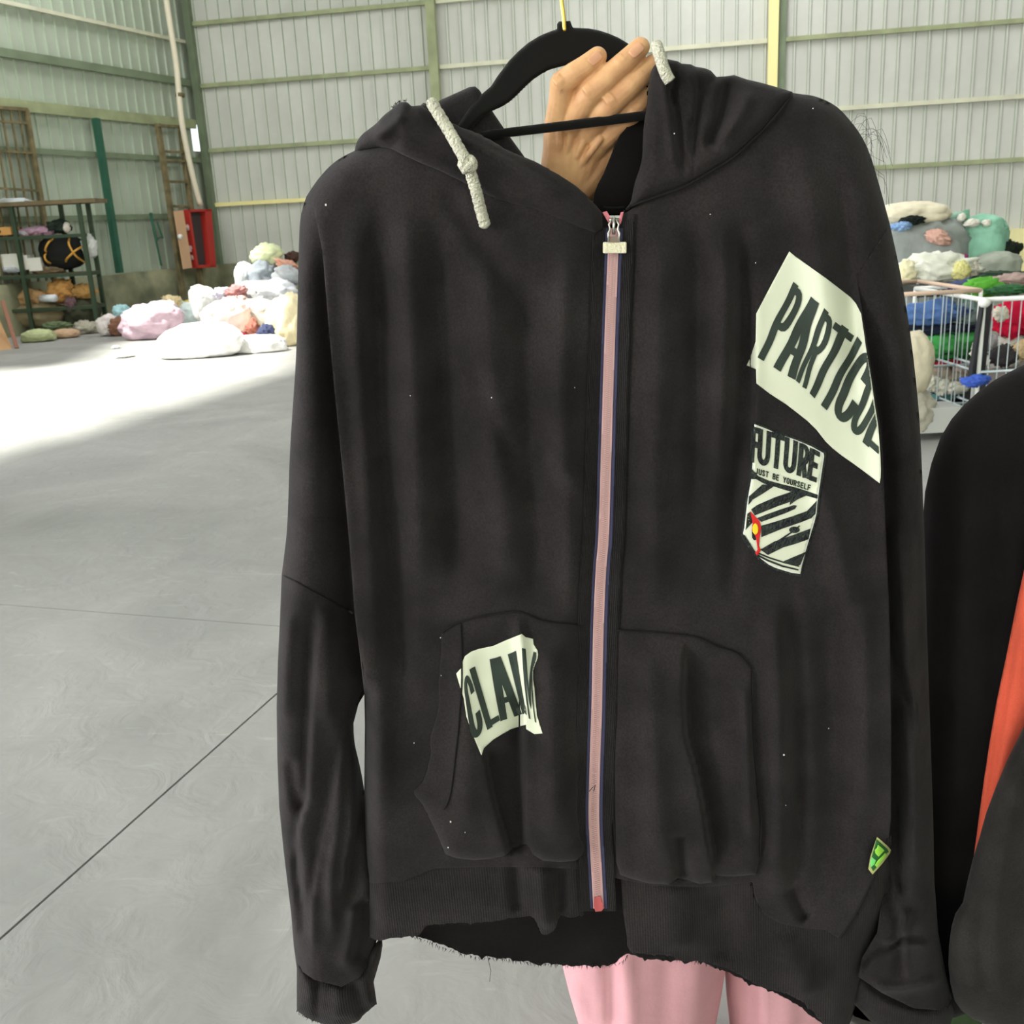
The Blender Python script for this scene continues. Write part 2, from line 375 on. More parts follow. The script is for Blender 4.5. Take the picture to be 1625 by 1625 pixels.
# low concrete plinths under the sheets
M_YPL = mat('cream_yellow_plinth', (222, 216, 160), .9, var=.12, vscale=2)
def plinth(parent, start, d, n, u0, u1, h, m=None):
    seg = 18; v = []; f = []
    for i in range(seg + 1):
        u = u0 + (u1 - u0) * i / seg; hh = h + .03 * noise.noise((u * 1.7, 3, 0))
        for (o, z) in ((.22, 0), (.20, hh * .5 + .02 * noise.noise((u * 3, 1, 0))), (.18, hh), (-.05, hh)):
            q = along(start, d, n, u, o, z); v.append(q)
    for i in range(seg):
        for k in range(3): f.append((i * 4 + k, i * 4 + 4 + k, i * 4 + 5 + k, i * 4 + 1 + k))
    mesh_obj('plinth', v, f, m or M_PLINTH, parent, True)
plinth(wl, CORNER, DL, NL, 0, 14, PL_H); plinth(wb, CORNER, DB, NB, 0, 9, PL_H); plinth(wb, CORNER, DB, NB, 9, 25, PL_H, M_YPL)
# right wall, and the left wall beyond its big door opening (out of the picture)
BR = CORNER + DB * 25
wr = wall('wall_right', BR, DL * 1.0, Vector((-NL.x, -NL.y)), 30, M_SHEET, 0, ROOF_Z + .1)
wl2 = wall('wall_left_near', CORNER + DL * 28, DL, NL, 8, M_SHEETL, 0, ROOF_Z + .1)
MB().bar(along(CORNER, DL, NL, 14, 0, ROOF_Z - .6), along(CORNER, DL, NL, 28, 0, ROOF_Z - .6), .05, 1.4).build('door_header', M_SHEETL, wl2)
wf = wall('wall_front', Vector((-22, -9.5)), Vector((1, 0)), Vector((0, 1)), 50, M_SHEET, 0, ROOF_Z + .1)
# roof, with an added opening cut to the shape of the sun patch
SUNH = Vector((SUN_DIR.x, SUN_DIR.y)) / -SUN_DIR.z * ROOF_Z
def on_roof(px, py): q = Z(px, py); return Vector((q[0] - SUNH.x, q[1] - SUNH.y))
ce = bpy.data.objects.new('ceiling', None); COL.objects.link(ce); struct(ce)
patch = [on_roof(*p) for p in ((-500, 700), (-160, 590), (60, 586), (140, 572), (240, 515), (480, 512), (470, 580), (330, 625), (110, 690), (-200, 770))]
rp = bmesh.new()
outer = [Vector((-26, -10)), Vector((28, -10)), Vector((28, 30)), Vector((-26, 30))]
ov = [rp.verts.new((p.x, p.y, ROOF_Z)) for p in outer]; iv = [rp.verts.new((p.x, p.y, ROOF_Z)) for p in patch]
es = [rp.edges.new((ov[i - 1], ov[i])) for i in range(4)] + [rp.edges.new((iv[i - 1], iv[i])) for i in range(len(iv))]
bmesh.ops.triangle_fill(rp, use_beauty=True, edges=es, use_dissolve=False)
me = bpy.data.meshes.new('roof_sheet'); rp.to_mesh(me); rp.free(); me.materials.append(M_ROOF)
o = bpy.data.objects.new('roof_sheet', me); COL.objects.link(o); o.parent = ce

# ------------------------------------------------------------------ the black hoodie
def cloth_mat(name, rgb, var=.35, weave=.5, sheen=.16, speck=.26, fuzz=True):
    m = bpy.data.materials.new(name); m.use_nodes = True; nt = m.node_tree; b = nt.nodes['Principled BSDF']; N = nt.nodes.new; L = nt.links.new
    c = lin(rgb); b.inputs['Roughness'].default_value = .95; b.inputs['Specular IOR Level'].default_value = .15
    b.inputs['Sheen Weight'].default_value = sheen; b.inputs['Sheen Roughness'].default_value = .5; b.inputs['Sheen Tint'].default_value = (*[min(1, .25 + v * 3) for v in c], 1)
    g = N('ShaderNodeNewGeometry'); n1 = N('ShaderNodeTexNoise'); n1.inputs['Scale'].default_value = 14; n1.inputs['Detail'].default_value = 8; L(g.outputs['Position'], n1.inputs['Vector'])
    r = N('ShaderNodeValToRGB'); r.color_ramp.elements[0].position = .32; r.color_ramp.elements[1].position = .7
    r.color_ramp.elements[0].color = (*[v * (1 - var) for v in c], 1); r.color_ramp.elements[1].color = (*[v * (1 + var) for v in c], 1); L(n1.outputs['Fac'], r.inputs['Fac'])
    n4 = N('ShaderNodeTexNoise'); n4.inputs['Scale'].default_value = 420; n4.inputs['Detail'].default_value = 3; L(g.outputs['Position'], n4.inputs['Vector'])
    mr = N('ShaderNodeMapRange'); mr.inputs['From Min'].default_value = .3; mr.inputs['From Max'].default_value = .7; mr.inputs['To Min'].default_value = 1 - speck; mr.inputs['To Max'].default_value = 1 + speck; L(n4.outputs['Fac'], mr.inputs['Value'])
    hv = N('ShaderNodeHueSaturation'); L(mr.outputs[0], hv.inputs['Value']); L(r.outputs[0], hv.inputs['Color']); L(hv.outputs[0], b.inputs['Base Color'])
    n2 = N('ShaderNodeTexNoise'); n2.inputs['Scale'].default_value = 900; n2.inputs['Detail'].default_value = 2; L(g.outputs['Position'], n2.inputs['Vector'])
    n3 = N('ShaderNodeTexNoise'); n3.inputs['Scale'].default_value = 55; n3.inputs['Detail'].default_value = 4; L(g.outputs['Position'], n3.inputs['Vector'])
    b1 = N('ShaderNodeBump'); b1.inputs['Strength'].default_value = weave; b1.inputs['Distance'].default_value = .0008; L(n2.outputs['Fac'], b1.inputs['Height'])
    b2 = N('ShaderNodeBump'); b2.inputs['Strength'].default_value = .25; b2.inputs['Distance'].default_value = .004; L(n3.outputs['Fac'], b2.inputs['Height']); L(b1.outputs[0], b2.inputs['Normal']); L(b2.outputs[0], b.inputs['Normal'])
    return m
def rib_mat(name, rgb, per_m, rot=0., strength=.8):
    m = cloth_mat(name, rgb); nt = m.node_tree; N = nt.nodes.new; L = nt.links.new; b = nt.nodes['Principled BSDF']
    g = N('ShaderNodeNewGeometry'); mp = N('ShaderNodeMapping'); mp.inputs['Rotation'].default_value = (0, rot, 0); L(g.outputs['Position'], mp.inputs['Vector'])
    w = N('ShaderNodeTexWave'); w.bands_direction = 'X'; w.inputs['Scale'].default_value = per_m / 3.18; w.inputs['Distortion'].default_value = .15; L(mp.outputs[0], w.inputs['Vector'])
    bp = N('ShaderNodeBump'); bp.inputs['Strength'].default_value = strength; bp.inputs['Distance'].default_value = .0012; L(w.outputs['Fac'], bp.inputs['Height'])
    old = b.inputs['Normal'].links[0].from_socket; L(old, bp.inputs['Normal']); L(bp.outputs[0], b.inputs['Normal']); return m
BLK = (36, 33, 33)
M_BLACK = cloth_mat('washed_black_fleece', BLK)
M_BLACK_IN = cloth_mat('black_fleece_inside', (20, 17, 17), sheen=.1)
M_RIB = rib_mat('black_rib_knit', (35, 32, 32), 330, math.radians(1.5), .35)
M_PLACK = rib_mat('black_rib_tape', (31, 29, 29), 500, math.radians(1.5))
M_NAVY = mat('navy_zip_tape', (52, 52, 78), .85)
M_PINKZ = mat('dusty_pink_tape', (184, 148, 146), .7)
M_TEETH = mat('pink_zip_teeth', (196, 160, 157), .5)
M_PRINT = mat('ivory_print', (207, 211, 189), .75, var=.03, vscale=6)
M_INK = mat('green_black_ink', (42, 52, 44), .7, var=.2, vscale=40)
M_THREAD = mat('dark_thread', (14, 13, 13), .95)
M_CORD = mat('cream_cotton_cord', (212, 210, 190), .95, var=.12, vscale=80, bump=.8, bscale=380)
M_PIN = mat('silver_metal', (190, 190, 180), .3, metal=1)
M_WHITE_ED = mat('white_stitching', (212, 214, 204), .8)
M_EMBK = mat('charcoal_embroidery', (50, 58, 52), .6, bump=.9, bscale=300, rgb2=(28, 32, 34), vscale=120)
M_RED = mat('red_embroidery', (196, 30, 28), .7); M_YEL = mat('yellow_embroidery', (228, 200, 40), .7)

ho = thing('hoodie', 'black zip-up hoodie held up by a hand, pink zip and cream printed patches', 'hoodie', H(960, 340))
ho['group'] = 'garments hung up at the front'
# silhouettes (picture pixels)
SIL_L = [(640, 205), (605, 222), (561, 240), (530, 258), (505, 284), (486, 312), (477, 345), (474, 400), (473, 450), (470, 560), (465, 640), (460, 720), (456, 830), (451, 880), (447, 912)]
SIL_LX = [(444, 990), (441, 1050), (439, 1120), (440, 1200), (443, 1280), (450, 1350), (456, 1400), (462, 1450), (466, 1500), (471, 1534), (471, 1560)]
SLV_R = [(580, 1096), (569, 1115), (561, 1148), (563, 1180), (574, 1230), (588, 1320), (600, 1400), (602, 1460), (596, 1500), (588, 1524)]
SEAM_L = [(447, 912), (470, 923), (500, 940), (530, 956), (562, 974)]
SIDE_L = [(562, 974), (570, 1030), (578, 1100), (579, 1150), (578, 1250), (580, 1330), (584, 1400)]
SIL_R = [(1150, 122), (1207, 132), (1257, 147), (1294, 153), (1326, 168), (1348, 190), (1367, 216), (1381, 246), (1392, 282), (1402, 318), (1412, 355), (1430, 440), (1446, 540), (1457, 640), (1462, 720), (1465, 800)]
SIL_RX = [(1467, 850), (1471, 1000), (1476, 1150), (1481, 1300), (1483, 1400), (1489, 1480), (1500, 1540), (1510, 1585)]
LAP_R = [(1360, 440), (1366, 480), (1374, 531), (1378, 557), (1385, 601), (1391, 640), (1397, 675), (1401, 719), (1402, 760), (1405, 830), (1408, 900), (1412, 1000), (1414, 1150), (1414, 1300), (1409, 1345), (1406, 1420), (1384, 1520)]
SIDE_R = [(1405, 812), (1408, 900), (1412, 1000), (1414, 1150), (1414, 1300), (1408, 1330)]
SEAMSIDE_R = [(1408, 1330), (1396, 1370), (1378, 1410), (1358, 1450), (1332, 1490)]
ZIP = [(975, 346), (973, 400), (969, 500), (965, 620), (962, 720), (958, 850), (954, 900), (950, 990), (947, 1123), (943.5, 1234), (942.5, 1301), (946, 1368), (950, 1440)]
ZL = smoothline(ZIP, 120)
def zx(y): return np.interp(y, ZL[:, 1], ZL[:, 0])
FL = [
 # the body laps in front of each upper arm
 ('e', [(498, 330), (512, 400), (520, 500), (531, 620), (546, 770), (556, 880), (563, 975), (572, 1040), (578, 1100), (579, 1190)], 30, .032, 1),
 ('e', LAP_R, 30, .032, -1),
 # soft hanging folds, left front
 ('g', [(560, 330), (565, 500), (580, 700), (590, 900), (600, 1150), (610, 1380)], 24, .007),
 ('g', [(600, 300), (598, 480), (606, 700), (622, 900), (640, 1150)], 20, -.010),
 ('g', [(640, 300), (650, 500), (660, 700), (668, 950)], 22, .006),
 ('g', [(690, 320), (700, 500), (706, 640), (722, 820), (726, 960)], 20, -.008),
 ('g', [(770, 380), (776, 560), (790, 720), (810, 950)], 26, .006),
 ('g', [(830, 400), (838, 600), (845, 760), (850, 960)], 18, -.005),
 ('g', [(900, 380), (890, 600), (900, 800), (905, 1000)], 20, .005),
 ('g', [(690, 290), (745, 360), (800, 440), (850, 560)], 18, -.004),
 ('g', [(740, 560), (800, 700), (850, 800)], 14, -.003),
 ('g', [(860, 720), (910, 760), (940, 820)], 12, .003),
 # right front
 ('g', [(1050, 360), (1046, 560), (1040, 760), (1040, 1000)], 22, .005),
 ('g', [(1100, 340), (1104, 480), (1108, 640), (1100, 860)], 18, -.006),
 ('g', [(1140, 330), (1150, 450), (1150, 600), (1140, 760)], 20, .006),
 ('g', [(1175, 330), (1180, 480), (1172, 640), (1162, 820), (1160, 980)], 14, -.008),
 ('e', [(1199, 440), (1199, 540), (1200, 620), (1196, 700), (1190, 800)], 20, .008, 1),
 ('g', [(1260, 200), (1290, 330), (1310, 480), (1330, 620)], 26, .006),
 ('g', [(1328, 260), (1345, 380), (1352, 500), (1362, 640)], 14, -.004),
 ('g', [(1300, 760), (1330, 860), (1350, 980)], 18, .006),
 ('g', [(1250, 900), (1262, 1060), (1268, 1250), (1262, 1440)], 14, -.006),
 ('g', [(1228, 950), (1234, 1100), (1236, 1300), (1230, 1440)], 20, .009),
 ('g', [(1310, 960), (1318, 1150), (1320, 1300), (1300, 1430)], 24, -.009),
 ('g', [(1368, 900), (1376, 1100), (1376, 1300)], 22, .009),
 ('g', [(1252, 1405), (1268, 1440), (1284, 1462)], 9, -.008),
 # pockets
 ('e', [(764, 1180), (774, 1235), (784, 1280), (800, 1335), (806, 1365)], 36, .018, -1),
 ('e', [(834, 1085), (833, 1150), (834, 1240), (836, 1330), (838, 1362)], 30, .020, 1),
 ('g', [(868, 1010), (876, 1150), (880, 1350)], 26, .008),
 ('g', [(820, 975), (830, 1040), (842, 1120)], 10, .005),
 ('g', [(735, 1000), (738, 1150), (745, 1330)], 24, .005),
 ('e', [(1083, 1012), (1083, 1150), (1100, 1220), (1114, 1290), (1128, 1380), (1132, 1398)], 46, .024, -1),
 ('g', [(1030, 1020), (1040, 1200), (1050, 1380)], 26, .008),
 ('g', [(1075, 1320), (1080, 1360), (1085, 1398)], 10, -.009),
 ('g', [(1180, 1080), (1186, 1200), (1190, 1340)], 9, .006),
 # hem band
 ('g', [(815, 1365), (818, 1400), (822, 1450)], 10, -.007),
 ('g', [(857, 1370), (862, 1420), (868, 1480)], 16, .008),
 ('g', [(892, 1370), (892, 1410), (893, 1450)], 8, -.005),
 ('g', [(1140, 1400), (1150, 1450), (1150, 1530)], 24, -.006),
 ('g', [(1070, 1400), (1075, 1450), (1080, 1515)], 30, .006),
 ('g', [(1240, 1480), (1260, 1520), (1290, 1590)], 24, .006),
]
SILS = [(SIL_L + SIL_LX, 46), (SIL_R + SIL_RX, 48), ([(578, 1100), (579, 1150), (578, 1250), (580, 1330), (584, 1400), (584, 1490)], 30), ([(1409, 1345), (1404, 1440), (1382, 1520), (1345, 1640)], 34)]
SILS_SL = [(SIL_L + SIL_LX, 40), (SLV_R, 34)]; SILS_SR = [(SIL_R + SIL_RX, 44)]
def side_round(P, sils, inset=0.):
    o = np.zeros(len(P))
    for line, w in sils:
        d, _, _ = seg_dist(P, line); k = np.clip((d - inset) / w, 0, 1); o = np.maximum(o, .046 * (1 - np.sqrt(np.clip(1 - (1 - k) ** 2, 0, 1))))
    return o
def torso(P, sils=None, FL=FL):
    sils = sils or SILS
    """height of the front of the hoodie over its mid plane"""
    P = np.asarray(P, float); o = folds(P, FL) * 1.25 + .010
    o += .012 * np.exp(-((P[:, 0] - 960) / 330) ** 2)
    o -= .010 * np.exp(-((P[:, 0] - zx(P[:, 1])) / 26) ** 2)           # the zip sits in a shallow channel
    o -= side_round(P, sils)
    o += np.array([noise.noise((x * .013, y * .007, 4.)) for x, y in P]) * .004 if len(P) < 60000 else 0
    return o
ZLs = [tuple(p) for p in ZL[::4]]
zip_left = [(x - 8, y) for x, y in ZLs]; zip_right = [(x + 8, y) for x, y in ZLs]
CREASE_L = [(498, 330), (512, 400), (520, 500), (531, 620), (546, 770), (556, 880), (563, 975), (572, 1040), (578, 1100), (579, 1190)]
left_poly = sm(SIL_L[:6], 10) + [(492, 322)] + CREASE_L[:7] + SIDE_L[1:] + [(592, 1402), (640, 1398), (690, 1378), (760, 1376), (850, 1376), (934, 1380)] + [p for p in zip_left[::-1] if p[1] < 1378] + [(958, 338), (900, 300), (850, 262), (790, 232), (720, 205), (680, 200)]
right_poly = sm(SIL_R[:11], 10) + LAP_R[:-2] + SEAMSIDE_R[1:] + [(1310, 1476), (1270, 1472), (1240, 1466), (1212, 1450), (1198, 1425), (1194, 1400), (1120, 1408), (1040, 1406), (988, 1396), (962, 1390)] + [p for p in zip_right[::-1] if p[1] < 1386] + [(992, 338), (1030, 316), (1100, 275), (1170, 225), (1215, 180), (1222, 140)]
def lay(i): return [('E',) + FL[i][1:]] + [f for k, f in enumerate(FL) if k != i]
def armL(P): return torso(P, None, lay(0)) - .0006
sheet('shoulder_panel', [(499, 292), (496, 300)] + sm(SIL_L[5:], 10) + [(x, y) for x, y in SEAM_L[1:]] + [(567, 972)] + [(x + 6, y) for x, y in CREASE_L[:7][::-1]] + [(504, 318)], armL, M_BLACK, ho, 5)
fl_ = sheet('front_panel', left_poly, torso, M_BLACK, ho, 5)
fr_ = sheet('front_panel', right_poly, torso, M_BLACK, ho, 5)
# rib hem, cut off raw
hemL = [(584, 1392), (640, 1388), (690, 1366), (760, 1366), (850, 1366), (926, 1372), (926, 1446)]
hemL_b = ragged([(926, 1452), (905, 1456), (889, 1453), (880, 1474), (869, 1483), (858, 1480), (846, 1456), (818, 1456), (773, 1463), (728, 1465), (690, 1468), (675, 1470), (664, 1484), (640, 1486), (600, 1492), (585, 1486)], 1.6, 4, 3)
def hem_off(P): return torso(P) - .004
sheet('hem_band', hemL + hemL_b, hem_off, M_RIB, ho, 5)
hemR = [(985, 1380), (1040, 1392), (1120, 1394), (1190, 1390), (1198, 1424), (1212, 1448), (1240, 1462), (1310, 1474), (1332, 1486), (1358, 1450), (1378, 1410), (1402, 1352), (1414, 1322), (1416, 1380), (1405, 1440), (1380, 1522), (1362, 1570), (1346, 1632)]
hemR_b = ragged([(1346, 1640), (1315, 1634), (1291, 1606), (1266, 1585), (1237, 1573), (1208, 1568), (1183, 1552), (1150, 1536), (1122, 1526), (1083, 1524), (1060, 1516), (1030, 1512), (1000, 1510), (994, 1480), (988, 1440)], 2.2, 4, 5)
sheet('hem_band', hemR + hemR_b, lambda P: torso(P) - .005, M_RIB, ho, 5)
# back of the hoodie, its inner face showing under the front hem
SBL = [(x + 4, y + 3) for x, y in SIL_L]; SBR = [(x - 4, y + 3) for x, y in SIL_R]
back_poly = sm(SBL, 12) + [(x + 3, y) for x, y in SEAM_L[1:]] + SIDE_L[1:] + [(584, 1480), (620, 1480)] + ragged([(655, 1484), (700, 1500), (740, 1515), (800, 1521), (860, 1529), (920, 1532), (970, 1531), (995, 1516), (1040, 1522), (1122, 1530), (1183, 1558), (1240, 1580), (1300, 1620), (1340, 1650)], 2.6, 4, 9) + [(1382, 1522), (1404, 1440), (1412, 1300)] + SIDE_R[::-1][1:-1] + [(1412, 816), (1458, 812)] + sm(SBR, 12)[::-1][2:] + [(1120, 190), (1080, 260), (1000, 345), (960, 352), (900, 330), (820, 290), (740, 250), (690, 215)]
def back_off(P):
    return -.082 + side_round(P, SILS, 5.5) * 1.06
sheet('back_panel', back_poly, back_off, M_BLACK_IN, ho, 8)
# sleeves below the dropped shoulder seams
sl = [(470, 905)] + [(451, 905), (447, 960), (441, 1050), (439, 1120), (440, 1200), (443, 1280), (450, 1350), (456, 1400), (462, 1450), (466, 1500), (470, 1534)] 
sr = [(470, 1536), (499, 1553), (542, 1565), (571, 1549), (588, 1520), (596, 1496), (600, 1460), (600, 1400), (590, 1320), (574, 1230), (563, 1175), (560, 1150), (569, 1115), (580, 1096), (585, 1000), (580, 940), (540, 905)]
FS = [
 ('e', [(509, 950), (502, 1040), (496, 1136), (494, 1190), (492, 1255), (481, 1300), (476, 1330), (480, 1400), (488, 1440), (496, 1480)], 26, .016, 1),
 ('e', [(545, 1165), (540, 1200), (528, 1270), (512, 1340), (500, 1410), (496, 1470), (494, 1537)], 12, .010, 1),
 ('e', [(566, 1140), (563, 1200), (561, 1298), (553, 1350), (545, 1408), (535, 1450)], 24, .016, -1),
 ('g', [(460, 960), (452, 1060), (450, 1150)], 12, .005), ('g', [(520, 960), (520, 1060), (520, 1160)], 16, .006),
 ('g', [(540, 1200), (535, 1300), (524, 1400), (530, 1500)], 10, .006), ('g', [(560, 1430), (556, 1480), (545, 1540)], 10, .006),
 ('g', [(460, 1200), (468, 1260), (484, 1290)], 10, -.006), ('g', [(470, 1340), (476, 1420), (480, 1500)], 8, -.006), ('g', [(580, 1420), (576, 1480), (566, 1530)], 9, -.006)]
def ramp(v, a, b): t = np.clip((v - a) / (b - a), 0, 1); return t * t * (3 - 2 * t)
def offSL(P): return torso(P, SILS_SL, [('E',) + FL[0][1:]] + FS) - .022 * ramp(P[:, 1], 1010, 1220)
def backSL(P): return -.082 + side_round(P, SILS_SL, 4.5) * 1.06 - .022 * ramp(P[:, 1], 1010, 1220)
slp = SEAM_L[:-1] + [(568, 974), (580, 1040), (588, 1090), (578, 1102), (569, 1117)] + sm(SLV_R[2:], 8) + [(571, 1551), (542, 1566), (499, 1555), (471, 1536)] + SIL_LX[::-1][2:]
sheet('sleeve', slp, offSL, M_BLACK, ho, 5); sheet('sleeve_back', [(x + (3 if x < 500 else -3 if x > 550 else 0), y) for x, y in slp], backSL, M_BLACK, ho, 6)
cuff = [(471, 1528), (499, 1545), (542, 1557), (571, 1541), (588, 1506), (606, 1486), (607, 1500), (604, 1520), (593, 1558), (598, 1592)] + ragged([(598, 1594), (580, 1608), (561, 1624), (530, 1630), (494, 1619), (471, 1605)], 1.5, 4, 4)
pillow('cuff', cuff, -.046, .030, 30, M_RIB, ho, 4, [('g', [(505, 1552), (503, 1580), (502, 1620)], 6, -.005), ('g', [(560, 1556), (570, 1580), (575, 1612)], 9, -.005), ('g', [(535, 1560), (538, 1620)], 14, .005)])
s2 = [(1380, 790), (1466, 790), (1467, 850), (1471, 1000), (1476, 1150), (1481, 1300), (1483, 1400), (1489, 1480), (1500, 1540), (1512, 1590), (1500, 1606), (1450, 1600), (1400, 1575), (1362, 1548), (1368, 1520), (1392, 1480), (1402, 1440), (1405, 1330), (1400, 1100), (1396, 900)]
FR = [
 ('e', [(1412, 990), (1424, 1030), (1440, 1080), (1452, 1130), (1456, 1190)], 14, .010, 1),
 ('g', [(1420, 820), (1432, 960), (1440, 1060)], 10, .006), ('g', [(1456, 820), (1460, 1000), (1466, 1150)], 9, -.006),
 ('g', [(1440, 1100), (1448, 1250), (1452, 1400)], 14, .007), ('g', [(1424, 1260), (1426, 1360), (1432, 1430)], 8, -.008),
 ('e', [(1410, 1380), (1424, 1430), (1434, 1470), (1436, 1520), (1440, 1560)], 14, .016, 1),
 ('e', [(1376, 1545), (1390, 1522), (1420, 1506), (1446, 1496), (1478, 1500)], 14, .014, -1),
 ('g', [(1380, 1562), (1420, 1568), (1470, 1560), (1496, 1550)], 8, .006), ('g', [(1400, 1500), (1430, 1480), (1440, 1440)], 6, .008)]
def offSR(P): return torso(P, SILS_SR, [('E',) + FL[1][1:]] + [f for f in FL if f[0] == 'g' and min(q[0] for q in f[1]) > 1320 and max(q[1] for q in f[1]) < 700] + FR)
srp = LAP_R[:1] + [(x - 6, y) for x, y in LAP_R[1:-1]] + [(1392, 1480), (1368, 1520), (1362, 1550), (1400, 1576), (1450, 1600), (1500, 1604), (1510, 1585)] + SIL_RX[::-1][1:] + sm(SIL_R[10:], 10)[::-1]
sheet('sleeve', srp, offSR, M_BLACK, ho, 5); sheet('sleeve_back', [(1440, 780), (1410, 812)] + SIDE_R[1:-1] + [(1402, 1440), (1368, 1520), (1362, 1545), (1400, 1574), (1450, 1596), (1496, 1600), (1506, 1585)] + [(x - 4, y) for x, y in SIL_RX[::-1][1:]] + [(1460, 800)], lambda P: -.082 + side_round(P, SILS_SR, 5.) * 1.06, M_BLACK, ho, 7)
c2 = [(1362, 1540), (1384, 1556), (1420, 1574), (1470, 1592), (1508, 1588), (1514, 1606), (1504, 1640), (1420, 1650), (1392, 1632), (1366, 1604), (1352, 1590), (1354, 1560)]
pillow('cuff', c2, -.034, .034, 26, M_RIB, ho, 5, [('e', [(1372, 1560), (1400, 1585), (1440, 1602), (1490, 1606)], 12, .010, -1)])

# the turned-back cloth between the front and the layer behind it
def fold_return(line, front, behind):
    P = np.array(sm(line, 6)); a = Hn(P, front(P) - .001); b = Hn(P, np.minimum(behind(P), front(P) - .001)); n = len(P)
    mesh_obj('fold_return', np.vstack([a, b]), [(i, i + 1, n + i + 1, n + i) for i in range(n - 1)], M_BLACK, ho, True)
fold_return([(x + 1, y) for x, y in CREASE_L], torso, lambda P: np.where(P[:, 1] < 985, armL(P) - .004, -.070))
fold_return([(x - 1, y) for x, y in LAP_R[:-2]], torso, lambda P: offSR(P) - .004)
# seams: thin raised stitch ridges lying on the cloth
def cord_on(name, line, surf, r, m, parent, lift=0., n=None, seg=6, pts=None):
    P = np.array(sm(line, 5)); o = surf(P) + lift; W = Hn(P, o); return MB().tube(W, r, seg).build(name, m, parent, True)
cord_on('seam', [(451, 914), (470, 924), (500, 941), (530, 957), (560, 973)], torso, .0012, M_THREAD, ho, .0005)
cord_on('seam', SEAMSIDE_R, torso, .0011, M_THREAD, ho, .0)
cord_on('seam', [(1256, 150), (1246, 165), (1229, 187), (1197, 220), (1165, 249), (1132, 270), (1085, 297), (1040, 313), (1000, 327)], lambda P: torso(P) + .004, .0014, M_THREAD, ho, .0)
# rib tape beside the zip
for sgn in (-1, 1):
    ys = np.linspace(352, 1446, 90); a = [(zx(y) + sgn * 7, y) for y in ys]; b_ = [(zx(y) + sgn * (31 - 3 * (y > 1300)), y) for y in ys]
    if sgn < 0: b_ = [p for p in b_ if p[1] > 368]
    sheet('zip_placket', a + b_[::-1], lambda P: torso(P) + .0035, M_PLACK, ho, 5, .0015)
    cord_on('seam', [(zx(y) + sgn * 32, y) for y in range(372 if sgn < 0 else 340, 1380, 40)], torso, .0009, M_THREAD, ho, .0022)
# zip
zp = bpy.data.objects.new('zipper', None); COL.objects.link(zp); zp.parent = ho; zp.matrix_parent_inverse = Matrix.Translation(ho.location).inverted()
def ztop(P): return torso(P) + .0042
ys = np.linspace(362, 1442, 110)
sheet('zip_tape', [(zx(y) - 13, y) for y in ys] + [(zx(y) + 14, y) for y in ys[::-1]], lambda P: ztop(P) - .0002, M_NAVY, zp, 4, .0008)
sheet('zip_chain_tape', [(zx(y) - 8.5, y) for y in ys] + [(zx(y) + 8.5, y) for y in ys[::-1]], lambda P: ztop(P) + .0008, M_PINKZ, zp, 4, .0008)
yy = np.arange(404, 1428, 3.0); A_ = []; 
for sgn in (-1, 1):
    P = np.stack([zx(yy + (1.5 if sgn > 0 else 0)) + sgn * 2.2, yy + (1.5 if sgn > 0 else 0)], 1); A_.append(Hn(P, ztop(P) + .0016))
tb = MB()
for arr in A_:
    for p in arr: tb.box(p, (.0026, .0012, .0011), (tuple(IR), (0, 1, 0), tuple(np.cross(IR, (0, 1, 0)))))
t_o = tb.build('zip_teeth', M_TEETH, zp); t_o['kind'] = 'stuff'
M_PINKX = mat('frayed_pink_end', (206, 120, 132), .8)
for P4 in ([(956, 337), (963, 335), (973, 352), (968, 358)], [(981, 352), (985, 337), (990, 336), (985, 356)]):
    sheet('zip_tape_end', P4, .0205, M_PINKX, zp, 3, .001)
M_REDX = mat('red_zip_stop', (176, 84, 84), .7)
sheet('zip_stop', [(943, 1424), (953, 1422), (959, 1440), (955, 1446), (945, 1447), (942, 1438)], lambda P: ztop(P) + .0028, M_REDX, zp, 3, .0012)
so = torso(np.array([(974, 375)]))[0] + .010
mb = MB(); 
for sgn in (-1, 1): mb.tube([H(974 + sgn * 2, 347, so), H(974 + sgn * 8, 356, so), H(974 + sgn * 6, 364, so + .001), H(974 + sgn * 9, 370, so + .002), H(974 + sgn * 8, 384, so + .003)], .0011, 8)
mb.tube([H(974, 346, so), H(974, 358, so + .002), H(974, 372, so + .001)], [.0022, .0014, .0016], 8)
mb.tube([H(966, 349, so - .001), H(982, 349, so - .001)], .0016, 8)
mb.build('slider', M_PIN, zp, True)
M_PULL = mat('beige_pull_tab', (214, 208, 180), .8, bump=.4, bscale=400)
pt = MB(); c = Vector(H(975.5, 393, so + .003)); pt.box(c, (.0232, .004, .0112), (tuple(IR), (0, 1, 0), tuple(-ID)))
po = pt.build('pull_tab', M_PULL, zp); md = po.modifiers.new('b', 'BEVEL'); md.width = .0012; md.segments = 3
MB().box(H(974, 380, so + .002), (.009, .002, .006), (tuple(IR), (0, 1, 0), tuple(-ID))).build('pull_loop', mat('brown_loop', (120, 104, 92), .7), zp)

